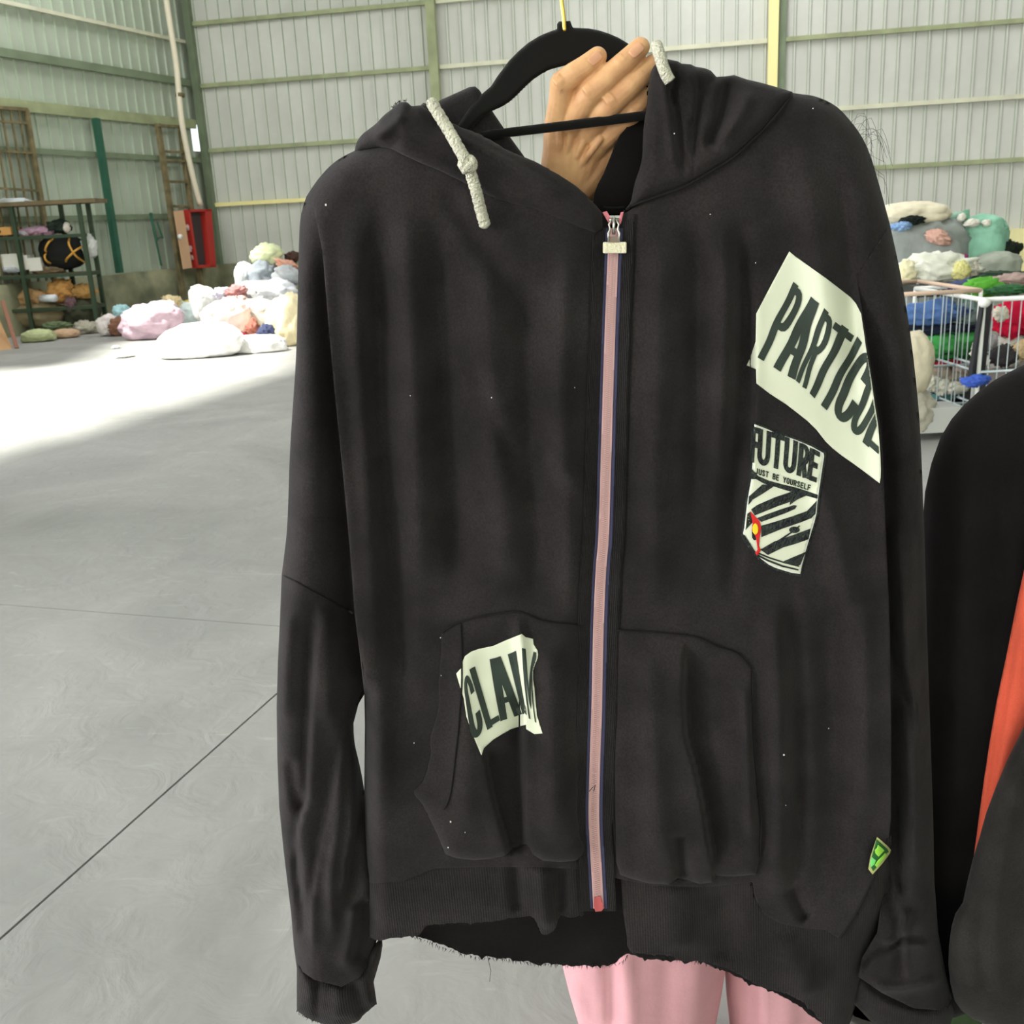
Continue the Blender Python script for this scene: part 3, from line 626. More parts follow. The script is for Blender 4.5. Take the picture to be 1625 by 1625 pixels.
# kangaroo pockets lie over the fronts and billow over the hem
pkL = [(700, 1005), (712, 995), (728, 987), (750, 980), (773, 976), (800, 971), (818, 970), (835, 974), (850, 980), (862, 985), (885, 989), (907, 991), (928, 994)] + [(926, 1010), (921, 1160), (917, 1290), (921, 1330), (928, 1342), (926, 1356), (915, 1366), (890, 1368), (862, 1366), (845, 1356), (836, 1340), (830, 1340), (812, 1348), (802, 1358), (780, 1363), (752, 1365), (725, 1362), (708, 1356)] + ragged([(706, 1354), (696, 1330), (684, 1304), (672, 1280), (657, 1257), (672, 1238), (683, 1200), (683, 1172), (692, 1140), (697, 1114), (696, 1080), (700, 1040)], 2.0, 5, 6)
def pk_off(poly, w=18, T=.011, y0=1300):
    closed = [p for p in poly] + [poly[0]]
    def f(P):
        d, _, _ = seg_dist(P, closed); k = np.clip(d / w, 0, 1); b = np.clip((P[:, 1] - 1150) / 200, 0, 1)
        return torso(P) + .0035 + (T * b + .0015) * np.sqrt(np.clip(1 - (1 - k) ** 2, 0, 1)) - .002
    return f
fpL = pk_off(pkL); sheet('pocket', pkL, fpL, M_BLACK, ho, 4, .002)
pkR = [(972, 999), (1000, 1001), (1040, 1003), (1062, 1005), (1104, 1010), (1137, 1025), (1170, 1035), (1183, 1050), (1193, 1060), (1194, 1110), (1195, 1158), (1199, 1220), (1203, 1270), (1207, 1303), (1206, 1361), (1199, 1388), (1165, 1391), (1136, 1390), (1132, 1400), (1110, 1403), (1090, 1396), (1075, 1394), (1062, 1404), (1030, 1402), (1000, 1394), (984, 1388), (978, 1368), (974, 1200), (970, 1050)]
fpR = pk_off(pkR); sheet('pocket', pkR, fpR, M_BLACK, ho, 4, .002)
for ln, f in (([(731, 989), (733, 1078), (729, 1130), (726, 1168), (715, 1257), (704, 1285)], fpL), ([(701, 1004), (728, 988), (773, 977), (818, 971), (835, 975), (862, 986), (907, 992), (926, 994)], fpL), ([(974, 1000), (1040, 1004), (1104, 1011), (1137, 1026), (1170, 1037), (1193, 1062)], fpR), ([(1195, 1066), (1195, 1158), (1201, 1241), (1208, 1303), (1206, 1361)], fpR)):
    cord_on('seam', ln, f, .0010, M_THREAD, ho, .0012)

# hood
hb_top = [(563, 240), (566, 226), (575, 213), (588, 203), (598, 195), (608, 184), (622, 173), (634, 162), (645, 161), (654, 168), (668, 168), (690, 180), (727, 199), (757, 212), (785, 226), (808, 240), (840, 253), (867, 266), (893, 282), (919, 299), (941, 321), (956, 338)]
hb_bot = [(956, 362), (945, 370), (919, 362), (880, 346), (845, 331), (816, 325), (786, 316), (760, 304), (735, 290), (700, 272), (661, 256), (640, 246), (620, 236), (600, 233)]
def hood_c(P): return .016 - .05 * np.clip((640 - P[:, 0]) / 110, 0, 1)
pillow('hood', sm(hb_top[:7], 6) + ragged(hb_top[7:], 1.0, 5, 2) + hb_bot, hood_c, .017, 26, M_BLACK, ho, 4,
       [('g', [(605, 215), (650, 225), (700, 245), (760, 275)], 12, -.006), ('g', [(690, 200), (760, 235), (830, 275), (900, 320)], 10, .005), ('g', [(672, 178), (727, 210), (785, 238), (840, 266), (893, 298), (940, 338)], 3, -.0022), ('g', [(640, 180), (620, 200), (590, 220)], 8, .005)], back=.6)
pillow('hood_flap', [(664, 170), (672, 163), (690, 168), (698, 159), (725, 147), (745, 138), (754, 137), (761, 143), (779, 173), (800, 204), (820, 232), (842, 262), (850, 282), (780, 262), (700, 222), (676, 196)], -.028, .012, 14, M_BLACK, ho, 4)
hr = sm([(986, 338), (1000, 322), (1004, 305), (1008, 288), (1015, 268), (1019, 250), (1020, 228), (1021, 207), (1023, 190), (1026, 172), (1028, 150), (1030, 130), (1034, 112), (1044, 98), (1060, 94)], 5) + [(1075, 97), (1082, 101), (1096, 102), (1104, 106), (1118, 108), (1128, 112), (1137, 122), (1152, 121), (1165, 119), (1185, 126), (1207, 131), (1232, 138), (1258, 146)] + [(1246, 166), (1229, 188), (1197, 221), (1165, 250), (1132, 271), (1085, 298), (1040, 314), (1002, 330)]
pillow('hood', hr, lambda P: .010 - .030 * np.clip((200 - P[:, 1]) / 110, 0, 1) * np.clip((P[:, 0] - 1080) / 120, 0, 1), .020, 24, M_BLACK, ho, 4,
       [('g', [(1068, 96), (1074, 160), (1080, 220), (1084, 290)], 5, -.005), ('g', [(1052, 110), (1060, 180), (1070, 270)], 8, .004), ('g', [(1092, 104), (1098, 150), (1096, 200)], 6, .004),
        ('e', [(1137, 118), (1136, 130), (1130, 142), (1128, 160)], 8, .012, 1), ('g', [(1160, 122), (1152, 150), (1140, 200), (1120, 240)], 9, -.009), ('g', [(1110, 110), (1112, 150), (1106, 200), (1100, 260)], 6, -.004),
        ('g', [(1064, 138), (1066, 150), (1070, 170)], 4, -.008), ('g', [(1190, 140), (1175, 180), (1140, 230)], 12, .006), ('g', [(1097, 106), (1096, 200), (1086, 300)], 3, -.0022), ('g', [(1108, 108), (1106, 200), (1096, 296)], 3, -.0018)], back=.5)
# the dark inside of the hood behind the opening
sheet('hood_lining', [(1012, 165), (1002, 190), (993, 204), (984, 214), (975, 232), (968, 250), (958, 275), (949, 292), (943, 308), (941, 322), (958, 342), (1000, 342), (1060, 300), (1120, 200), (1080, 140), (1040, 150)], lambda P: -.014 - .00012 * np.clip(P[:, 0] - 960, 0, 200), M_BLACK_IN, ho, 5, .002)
cord_on('seam', [(958, 329), (975, 330), (992, 329)], lambda P: np.full(len(P), -.004), .0011, M_THREAD, ho)
# drawcords
def braid(name, pts, offs, r, knot=None):
    P = smoothline([(x, y) for x, y in pts], 60); o = np.interp(np.linspace(0, 1, 60), np.linspace(0, 1, len(offs)), offs); W = Hn(P, o); mb = MB()
    rr = [r * (1 + .07 * math.sin(i * 1.9)) * {0: .35, 59: .35, 1: .75, 58: .75}.get(i, 1) for i in range(60)]; mb.tube(W, rr, 12)
    o_ = mb.build(name, M_CORD, ho, True)
    for k in range(2):                                       # twisted outer strands
        s_ = MB(); n = 240; C_ = smoothline(W, n); pp = []
        for i in range(n):
            d = Vector(C_[min(i + 1, n - 1)] - C_[max(i - 1, 0)]).normalized(); u = d.cross(Vector((0, 1, 0))).normalized(); v = d.cross(u); a = i * .36 + k * math.pi
            pp.append(Vector(C_[i]) + (u * math.cos(a) + v * math.sin(a)) * r * .80)
        s_.tube(pp[6:-6], r * .27, 5); s_.build('strand', M_CORD, o_, True)
    if knot is not None:
        c = H(*knot); r = r * .78; kb = MB()
        for a in range(3):
            ang = a * 1.05; ring = []
            for t in np.linspace(0, 2 * math.pi, 15)[:-1]:
                q = Vector((math.cos(t) * r * 1.45, math.sin(t) * r * 1.25, math.sin(2 * t) * r * .4)); q.rotate(Matrix.Rotation(ang, 3, 'Y') @ Matrix.Rotation(.7 + a, 3, 'X')); ring.append(Vector(c) + q)
            kb.tube(ring + [ring[0]], r * .8, 8)
        kb.build('knot', M_CORD, o_, True)
    return o_
braid('drawcord', [(682, 158), (694, 178), (712, 207), (728, 235), (742, 261), (750, 285), (756, 305), (762, 330), (771, 362)], [.030, .036, .040, .046, .050, .044, .040, .034, .030], .0056, (742, 261, .050))
braid('drawcord', [(1042, 72), (1047, 88), (1051, 102), (1057, 118), (1064, 130)], [.010, .030, .034, .036, .036], .0054)

# loose threads and lint
th = MB()
for pts, o_ in (([(773, 1515), (776, 1528), (779, 1540), (777, 1558)], -.08), ([(935, 1256), (940, 1250), (945, 1246), (942, 1256)], .032)):
    th.tube([H(x, y, o_) for x, y in pts], .0004, 4)
th.build('loose_thread', M_THREAD, ho)['kind'] = 'stuff'
fr = MB(); r = random.Random(5)
def fray(line, off, n, ln=7, up=False):
    P = smoothline(line, n)
    for x, y in P:
        x += r.uniform(-3, 3); l = r.uniform(.3, 1) * ln; a = r.uniform(-.9, .9); o_ = off(np.array([(x, y)]))[0] if callable(off) else off
        q = (x + math.sin(a) * l, y + math.cos(a) * l * (-1 if up else 1)); p = H(x, y - (0 if up else 2), o_); e = H(*q, o_ + .001); w = np.array(IR) * .0006
        fr.add([p - w, p + w, e], [(0, 1, 2)])
fray([(655, 1486), (740, 1517), (800, 1523), (860, 1531), (970, 1532), (995, 1517)], -.08, 110)
fray([(1000, 1511), (1083, 1524), (1150, 1536), (1183, 1552), (1237, 1573), (1266, 1585), (1300, 1612)], -.01, 90)
fray([(675, 1470), (773, 1464), (846, 1456), (869, 1484), (889, 1456), (926, 1452)], .0, 60, 4)
fray([(622, 172), (634, 162), (645, 161)], .0, 26, 6, True)
fray([(471, 1606), (494, 1620), (530, 1630)], -.03, 20, 5)
fr.build('frayed_edge', M_BLACK, ho)['kind'] = 'stuff'
M_LINT = mat('white_lint', (210, 210, 205), .9); lt = MB()
for (x, y, s) in ((657, 1179, 1.4), (715, 1304, 2.2), (738, 1321, 1.1), (711, 1345, 1.6), (699, 1012, 1.3), (700, 1072, 1.0), (1244, 1198, 2.2), (1315, 1156, 1.1), (1247, 1278, 1.), (517, 325, 2.2), (780, 631, 1.4), (912, 615, 1.), (651, 628, .9), (1127, 340, 1.0), (1199, 417, 1.2), (1290, 172, 1.2), (1070, 212, 1.2)):
    P = np.array([(x, y)]); o_ = max(torso(P)[0], fpL(P)[0] if 660 < x < 930 and 980 < y < 1360 else -9) + .004 + (.03 if y < 215 and x < 1080 else 0)
    lt.box(H(x, y, o_), (s * .0007, .0006, s * .0009))
lt.build('lint', M_LINT, ho)['kind'] = 'stuff'

# ------------------------------------------------------------------ prints and the woven patches
def arc(cx, cy, rx, ry, a0, a1, n=10): return [(cx + rx * math.cos(math.radians(a)), cy + ry * math.sin(math.radians(a))) for a in np.linspace(a0, a1, n)]
GL = {
 'P': [[(.15, 1), (.15, 0)], [(.15, .07)] + arc(.52, .30, .33, .23, -90, 90) + [(.15, .53)]],
 'A': [[(.12, 1.0), (.44, .0)], [(.56, .0), (.88, 1.0)], [(.26, .70), (.74, .70)], [(.38, .05), (.62, .05)]],
 'R': [[(.15, 1), (.15, 0)], [(.15, .07)] + arc(.52, .29, .33, .22, -90, 90) + [(.15, .51)], [(.50, .52), (.86, 1)]],
 'T': [[(0, .07), (1, .07)], [(.5, .0), (.5, 1)]],
 'I': [[(.5, 0), (.5, 1)]],
 'C': [[(.86, .34), (.86, .26)] + arc(.5, .26, .35, .19, 0, -180, 14) + arc(.5, .74, .35, .19, 180, 0, 14) + [(.86, .64)]],
 'U': [[(.15, 0), (.15, .7)] + arc(.5, .72, .35, .21, 180, 0, 14) + [(.85, 0)]],
 'L': [[(.15, 0), (.15, 1)], [(.15, .93), (.95, .93)]],
 'M': [[(.12, 1), (.12, 0)], [(.15, .0), (.5, .8), (.85, .0)], [(.88, 0), (.88, 1)]],
 'F': [[(.15, 0), (.15, 1)], [(.15, .07), (.95, .07)], [(.15, .48), (.85, .48)]],
 'E': [[(.15, 0), (.15, 1)], [(.15, .07), (.95, .07)], [(.15, .48), (.85, .48)], [(.15, .93), (.95, .93)]],
 'J': [[(.75, 0), (.75, .72)] + arc(.42, .74, .33, .19, 0, 170, 8)],
 'S': [[(.86, .26)] + arc(.5, .26, .35, .19, 0, -180, 10) + [(.5, .5)] + arc(.5, .74, .35, .19, 0, 180, 10)],
 'B': [[(.15, 0), (.15, 1)], [(.15, .07)] + arc(.5, .28, .3, .21, -90, 90) + [(.15, .49)], [(.15, .49)] + arc(.52, .71, .33, .22, -90, 90) + [(.15, .93)]],
 'Y': [[(.05, 0), (.5, .55), (.95, 0)], [(.5, .5), (.5, 1)]],
 'O': [arc(.5, .3, .35, .23, 180, 360, 12) + arc(.5, .7, .35, .23, 0, 180, 12) + [(.15, .3)]],
}
def stroke_cells(line, w, h, t, step):
    """thick stroke of t pixels in a box of w x h pixels -> quads in box units"""
    P = np.array(line, float) * (w, h); Q = [P[0]]
    for a, b in zip(P[:-1], P[1:]):
        n = max(1, int(np.linalg.norm(b - a) / step)); Q += [a + (b - a) * k / n for k in range(1, n + 1)]
    Q = np.array(Q); d = np.diff(Q, axis=0); d /= np.linalg.norm(d, axis=1)[:, None] + 1e-9; nn = np.stack([-d[:, 1], d[:, 0]], 1)
    N = np.vstack([nn[:1], nn[:-1] + nn[1:], nn[-1:]]); N /= np.linalg.norm(N, axis=1)[:, None] + 1e-9
    c = np.ones(len(Q)); c[1:-1] = 1 / np.maximum((N[1:-1] * nn[:-1]).sum(1), .6)
    L = Q + N * (t / 2 * c)[:, None]; R = Q - N * (t / 2 * c)[:, None]; m = Q
    return [((L[i] / (w, h)), (m[i] / (w, h)), (m[i + 1] / (w, h)), (L[i + 1] / (w, h))) for i in range(len(Q) - 1)] + [((m[i] / (w, h)), (R[i] / (w, h)), (R[i + 1] / (w, h)), (m[i + 1] / (w, h))) for i in range(len(Q) - 1)]
def lettering(name, text, warp, boxes, w, h, t, surf, lift, m, parent, step=5, clip=None):
    """boxes: (u0, u1) of every letter along the line; warp(u, v) -> picture pixel"""
    for ch, (u0, u1) in zip(text, boxes):
        if ch == ' ': continue
        ww = w * (u1 - u0) if ch != 'I' else w * (u1 - u0); V2 = []; Fc = []
        for ln in GL[ch]:
            for q in stroke_cells(ln, ww, h, t, step):
                pts = [warp(u0 + (u1 - u0) * p[0], p[1]) for p in q]
                if clip:
                    a2 = sum(pts[i - 1][0] * pts[i][1] - pts[i][0] * pts[i - 1][1] for i in range(4))
                    if a2 < 0: pts = pts[::-1]
                    pts = clip(pts)
                    if len(pts) < 3: continue
                n = len(V2); V2 += [tuple(p) for p in pts]; Fc.append(list(range(n, n + len(pts))))
        if not V2: continue
        V2 = np.array(V2, float); o = surf(V2) + lift
        # all faces towards the camera
        F2 = []
        for f in Fc:
            a2 = sum(V2[f[i - 1]][0] * V2[f[i]][1] - V2[f[i]][0] * V2[f[i - 1]][1] for i in range(len(f))); F2.append(f if a2 < 0 else f[::-1])
        mesh_obj(name, Hn(V2, o), F2, m, parent, True)
def clip_right(line):                                       # keep what lies left of a line running down the picture
    L = np.array(line, float)
    def f(pts):
        if max(p[0] for p in pts) < L[:, 0].min(): return pts
        y = np.mean([p[1] for p in pts]); x = np.interp(y, L[:, 1], L[:, 0]); out = []
        for i in range(len(pts)):
            a = pts[i - 1]; b = pts[i]; ia = a[0] <= x; ib = b[0] <= x
            if ia != ib: t = (x - a[0]) / (b[0] - a[0]); out.append((x, a[1] + (b[1] - a[1]) * t))
            if ib: out.append(tuple(b))
        return out
    return f
# big print on the sleeve side
PA = [(1252.5, 399), (1262, 407), (1284.6, 423), (1310, 441), (1336, 461), (1350, 472), (1358.5, 482), (1366.6, 498), (1371.4, 531), (1375, 557), (1382.5, 601), (1388, 640), (1393.6, 675), (1397, 719), (1398, 745), (1397.6, 758), (1396, 767), (1377, 752.5), (1356, 737), (1336, 723), (1322, 712), (1310.5, 701), (1295.7, 682), (1281, 667.6), (1265, 655), (1247.7, 641.7), (1221.9, 625), (1200.4, 608.5), (1199.7, 586), (1185, 579.7), (1190.5, 568), (1199, 542), (1199.5, 520), (1200, 497.7), (1225, 450)]
pa = sheet('print_patch', PA, lambda P: torso(P) + .0008, M_PRINT, ho, 4, .0004); pa['label'] = 'cream printed patch with slanted dark letters'
U_ = [0, 1, 2, 3, 4, 4.5, 5.5, 6.5, 7.5]
BL = [(1202, 567), (1229, 584), (1263, 604), (1279, 618), (1301, 641), (1314, 653), (1343, 682), (1367, 700), (1394, 724)]
CL = [(1259, 447), (1281, 466), (1308, 489), (1328, 509), (1359, 532), (1369, 546), (1392, 575), (1410, 600), (1430, 625)]
def warpP(u, v):
    b = (np.interp(u, U_, [p[0] for p in BL]), np.interp(u, U_, [p[1] for p in BL])); c = (np.interp(u, U_, [p[0] for p in CL]), np.interp(u, U_, [p[1] for p in CL]))
    w = v + .0; x = c[0] + (b[0] - c[0]) * w; y = c[1] + (b[1] - c[1]) * w
    return (x + 1.6 * math.sin(v * 9 + u * 1.5) * math.sin(v * math.pi), y)
cr = clip_right([(1368, 480), (1371, 531), (1375, 557), (1381, 601), (1386, 640), (1391.5, 675), (1395, 719), (1395, 770)])
lettering('printed_letter', 'PARTICUL', warpP, [(.06, .90), (1.0, 1.9), (2.04, 2.96), (2.95, 3.93), (4.02, 4.48), (4.6, 5.46), (5.55, 6.44), (6.6, 7.5)], 34, 134, 12.5, torso, .0016, M_INK, pa, 4, cr)
# small print on the pocket
PC = [(724, 1069), (732, 1060), (733, 1052), (738, 1041), (748, 1034), (759, 1030), (783, 1025), (803, 1016), (828, 1006), (834, 1011), (846, 1014), (847, 1023), (853, 1032), (854, 1039), (853, 1045), (849, 1055), (846, 1064), (846, 1078), (848, 1091), (852, 1135), (861, 1164), (848, 1165), (835, 1157), (834.5, 1150), (824, 1153), (811, 1157), (797, 1165), (783, 1173.5), (768, 1187), (764, 1198.6), (759, 1187), (749, 1163), (740, 1136.6), (736, 1108.5), (728, 1083)]
pc = sheet('print_patch', PC, lambda P: fpL(P) + .0008, M_PRINT, ho, 3, .0004); pc['label'] = 'small cream printed patch on the pocket'
U2 = [0, 1, 2, 3, 3.45, 4.35]; B2 = [(749, 1181), (774, 1158), (798, 1143), (833, 1132), (839, 1140), (851, 1147)]; C2 = [(734, 1077), (745, 1062), (772, 1048), (810, 1037), (828, 1028), (852, 1036)]
def warpC(u, v):
    b = (np.interp(u, U2, [p[0] for p in B2]), np.interp(u, U2, [p[1] for p in B2])); c = (np.interp(u, U2, [p[0] for p in C2]), np.interp(u, U2, [p[1] for p in C2]))
    x = c[0] + (b[0] - c[0]) * v; y = c[1] + (b[1] - c[1]) * v
    if u > 3: x -= 4.0 * math.sin(v * math.pi) * (u - 3)
    return (x, y)
crc = clip_right([(851, 1030), (851, 1045), (845, 1064), (845, 1091), (850, 1135), (856, 1160)])
lettering('printed_letter', 'CLA', warpC, [(.05, .82), (1.02, 1.88), (1.92, 2.80)], 27, 105, 9.5, fpL, .0016, M_INK, pc, 4, crc)
lettering('printed_letter', 'I', warpC, [(2.88, 3.22)], 27, 105, 9, fpL, .0016, M_INK, pc, 4, crc)
lettering('printed_letter', 'M', warpC, [(3.44, 4.4)], 27, 105, 5.5, fpL, .0016, M_INK, pc, 4, crc)
# woven badge under the big print
LEFT_ = [(1197, 673), (1195, 719), (1192, 762), (1186, 796), (1180, 841)]; RIGHT_ = [(1308, 719), (1307, 735), (1299, 784), (1296, 814), (1288, 843), (1272, 900), (1270, 911)]
def Lp(line, t):
    A = np.array(line, float); c = np.r_[0, np.cumsum(np.linalg.norm(np.diff(A, axis=0), axis=1))]; c /= c[-1]; return np.array([np.interp(t, c, A[:, 0]), np.interp(t, c, A[:, 1])])
FUT = [(1197, 673), (1213, 679), (1229, 686), (1246, 692), (1263, 698), (1287, 708), (1300, 715), (1307, 719), (1308, 724), (1304, 750), (1299, 784), (1297, 800), (1296, 814), (1292, 830), (1288, 843), (1280, 870), (1272, 900), (1270, 911), (1256, 909), (1243, 905), (1230, 901), (1220, 896), (1208, 887), (1200, 879), (1190, 866), (1182, 853), (1179, 846), (1181, 838), (1183, 820), (1186, 796), (1189, 778), (1192, 762), (1194, 740), (1195, 719), (1197, 700)]
grow = lambda poly, k: [((x - 1243) * k + 1243, (y - 795) * (1 + (k - 1) * .55) + 795) for x, y in poly]
bd = sheet('woven_badge', grow(FUT, 1.06), lambda P: torso(P) + .0010, M_EMBK, ho, 3, .0008); bd['label'] = 'woven badge with black and white stripes and a red figure'
sheet('badge_border', grow(FUT, 1.0), lambda P: torso(P) + .0019, M_WHITE_ED, bd, 3, .0004)
sheet('badge_field', grow(FUT, .955), lambda P: torso(P) + .0024, M_PRINT, bd, 3, .0003)
def q6(x, y): return (1160 + x / 5.806, 650 + y / 5.806)
def emb(name, pts, m, lift=.0031): return sheet(name, [q6(*p) for p in pts], lambda P: torso(P) + lift, m, bd, 3, .0004)
def warpF(u, v):
    l = Lp(LEFT_, .03 + .33 * v); r = Lp(RIGHT_, .015 + .235 * v); p = l + (r - l) * u; p = p + np.array([0, -5 * math.sin(math.pi * u) * (1 if v < .5 else .4)]); return (p[0], p[1])
lettering('embroidered_letter', 'FUTURE', warpF, [(-.03, .10), (.07, .24), (.25, .44), (.45, .62), (.66, .79), (.81, .95)], 112, 44, 7.5, torso, .0031, M_EMBK, bd, 3)
def warpJ(u, v):
    l = Lp(LEFT_, .40 + .055 * v); r = Lp(RIGHT_, .285 + .045 * v); p = l + (r - l) * u; return (p[0], p[1])
tx = 'JUST BE YOURSELF'; bx = [(.05 + .052 * i, .05 + .052 * i + .042) for i in range(len(tx))]
lettering('embroidered_letter', tx, warpJ, bx, 112, 8.5, 1.9, torso, .0031, M_INK, bd, 2)
emb('badge_divider', [(190, 545), (250, 612), (350, 655), (480, 690), (600, 718), (700, 750), (800, 785), (795, 822), (700, 795), (560, 760), (400, 710), (300, 680), (230, 640), (180, 640)], M_EMBK, .0029)
for pts in ([(165, 800), (200, 770), (290, 690), (420, 690), (300, 770), (200, 830), (160, 880)], [(185, 920), (240, 880), (400, 810), (560, 755), (700, 790), (610, 830), (540, 880), (545, 850), (430, 890), (220, 975)],
            [(240, 1000), (330, 965), (470, 915), (580, 880), (608, 885), (590, 915), (500, 955), (280, 1035)], [(280, 1070), (400, 1035), (560, 985), (700, 935), (790, 840), (778, 960), (740, 1000), (640, 1040), (480, 1095), (280, 1175)],
            [(270, 1290), (400, 1215), (560, 1160), (735, 1095), (715, 1195), (600, 1235), (480, 1270), (340, 1340)], [(480, 1400), (560, 1365), (690, 1310), (640, 1430), (600, 1445)]):
    emb('badge_stripe', pts, M_EMBK)
emb('badge_eye', [(585 + 50 * math.cos(a), 1108 + 30 * math.sin(a)) for a in np.linspace(0, 6.28, 18)[:-1]], M_EMBK, .0034)
emb('badge_line', [(400, 1225), (560, 1122), (568, 1132), (405, 1245)], M_EMBK, .0034); emb('badge_line', [(604, 1090), (628, 1066), (638, 1072), (615, 1098)], M_EMBK, .0034)
emb('badge_dark', [(150, 960), (180, 940), (205, 990), (200, 1040), (165, 1075), (135, 1110)], M_EMBK, .0030)
emb('badge_dark', [(192, 1120), (225, 1160), (232, 1200), (212, 1205), (195, 1180)], M_EMBK, .0030)
emb('red_figure', [(175, 935), (215, 975), (265, 1030), (280, 1090), (265, 1180), (258, 1250), (275, 1300), (240, 1345), (224, 1320), (245, 1290), (232, 1180), (192, 1110), (200, 1050), (190, 990)], M_RED, .0036)
emb('yellow_dot', [(225 + 27 * math.cos(a), 1100 + 52 * math.sin(a)) for a in np.linspace(0, 6.28, 18)[:-1]], M_YEL, .0041)
emb('badge_line', [(122, 1150), (180, 1240), (240, 1330), (350, 1385), (480, 1435), (622, 1470), (620, 1484), (470, 1450), (345, 1402), (232, 1345), (170, 1255), (118, 1165)], M_EMBK, .0031)
emb('badge_line', [(240, 1310), (360, 1360), (500, 1405), (630, 1440), (628, 1450), (495, 1418), (355, 1374), (238, 1325)], M_EMBK, .0031)
for t in range(5): emb('yellow_fleck', [(155 + 3 * t, 985 + 14 * t), (163 + 3 * t, 983 + 14 * t), (160 + 3 * t, 991 + 14 * t)], M_YEL, .0036) if t % 2 == 0 else None
# green side label
def q5(x, y): return (1340 + x / 11.61, 1280 + y / 11.61)
M_LG = mat('dark_green_label', (34, 92, 40), .7); M_LIME = mat('lime_print', (150, 214, 70), .7); M_TAN = mat('tan_label_edge', (170, 172, 110), .8); M_MINTG = mat('mint_green_print', (112, 206, 110), .7)
lo = lambda k: (lambda P: torso(P) + .010 + .00025 * np.clip(P[:, 0] - 1388, -10, 30) + k)
lb = sheet('side_label', [q5(*p) for p in ((600, 560), (640, 590), (800, 730), (858, 800), (840, 860), (700, 1050), (520, 1252), (440, 1150), (480, 920), (540, 740))], lo(0), M_TAN, ho, 2.5, .0006); lb['label'] = 'small green woven label'
sheet('label_field', [q5(*p) for p in ((590, 600), (700, 700), (800, 790), (815, 830), (690, 1010), (530, 1190), (495, 1130), (475, 1080), (500, 930), (550, 760))], lo(.0007), M_LG, lb, 2.5, .0003)
sheet('label_print', [q5(*p) for p in ((620, 705), (700, 770), (740, 810), (700, 850), (630, 925), (570, 860), (560, 800), (600, 760))], lo(.0012), M_LIME, lb, 2, .0003)
sheet('label_print', [q5(*p) for p in ((750, 850), (780, 890), (600, 1120), (560, 1080), (610, 1000))], lo(.0012), M_LIME, lb, 2, .0003)
sheet('label_print', [q5(*p) for p in ((505, 925), (580, 990), (560, 1060), (490, 1120), (470, 1050))], lo(.0012), M_MINTG, lb, 2, .0003)

# ------------------------------------------------------------------ hanger
M_VELVET = mat('black_velvet', (13, 12, 10), .95, sheen=.05, spec=.1)
M_BRASS = mat('brass_hook', (222, 188, 90), .3, metal=1)
hg = thing('clothes_hanger', 'black velvet clothes hanger with brass hook inside the hoodie neck', 'hanger', H(895, 60, -.045))
def hc(P): return -.046 + np.clip((P[:, 1] - 60) / 130, -.3, 1.6) * .036
outer = [(766, 148), (779, 137), (790, 120), (797, 111), (808, 96), (823, 81), (838, 68), (856, 57), (870, 51), (884, 46), (884, 38), (887, 34), (905, 33), (908, 42), (910, 44), (934, 45), (950, 48), (967, 53.5), (982, 60), (995, 68), (1012, 80), (1030, 96), (1050, 122), (1064, 150), (1078, 186), (1090, 210), (1098, 228), (1080, 232), (1060, 205), (1046, 185), (1030, 160), (1015, 138), (1000, 122), (984, 110), (960, 104), (934, 100), (901, 103), (885, 107), (871, 111), (858, 118), (845, 127), (836, 135), (827, 144), (818, 153), (808, 162), (795, 170), (781, 176), (765, 186), (750, 202), (738, 216), (722, 222), (716, 214), (728, 196), (744, 172)]
pillow('hanger_arms', outer, hc, .0045, 5, M_VELVET, hg, 4)
pillow('hanger_bar', [(745, 215), (772, 207), (805, 203), (900, 191.5), (1021, 176), (1062, 172), (1076, 176), (1070, 186), (1030, 190.5), (900, 207), (805, 218), (775, 222), (750, 226)], lambda P: np.full(len(P), -.010), .0035, 5, M_VELVET, hg, 4)
hk = [H(896, 50, -.046), H(895, 34, -.047), H(893, 15, -.047), H(891, 0, -.047), H(888, -60, -.047), H(892, -100, -.047), H(905, -119, -.047), H(922, -121, -.047), H(935, -107, -.047), H(934, -90, -.047)]
MB().tube(smoothline(hk, 40), .0021, 10).build('hook', M_BRASS, hg, True)
# a garment rail out of the picture carries the hook
M_CHROME = mat('steel_tube', (170, 172, 170), .35, metal=1)
rk = thing('garment_rack', 'steel tube garment rack carrying the hoodie hanger', 'rack', (0, 1.1, 0))
hz = H(914, -119, -.047); rz = hz[2] - .0170
MB().tube([(-1.3, hz[1], rz), (1.25, hz[1], rz)], .0125, 12).build('rail', M_CHROME, rk, True)
for sx in (-1.3, 1.25):
    MB().tube([(sx, hz[1], .0), (sx, hz[1], rz)], .0125, 12).build('post', M_CHROME, rk, True)
    MB().bar((sx, hz[1] - .22, .0125), (sx, hz[1] + .22, .0125), .025).build('foot', M_CHROME, rk)

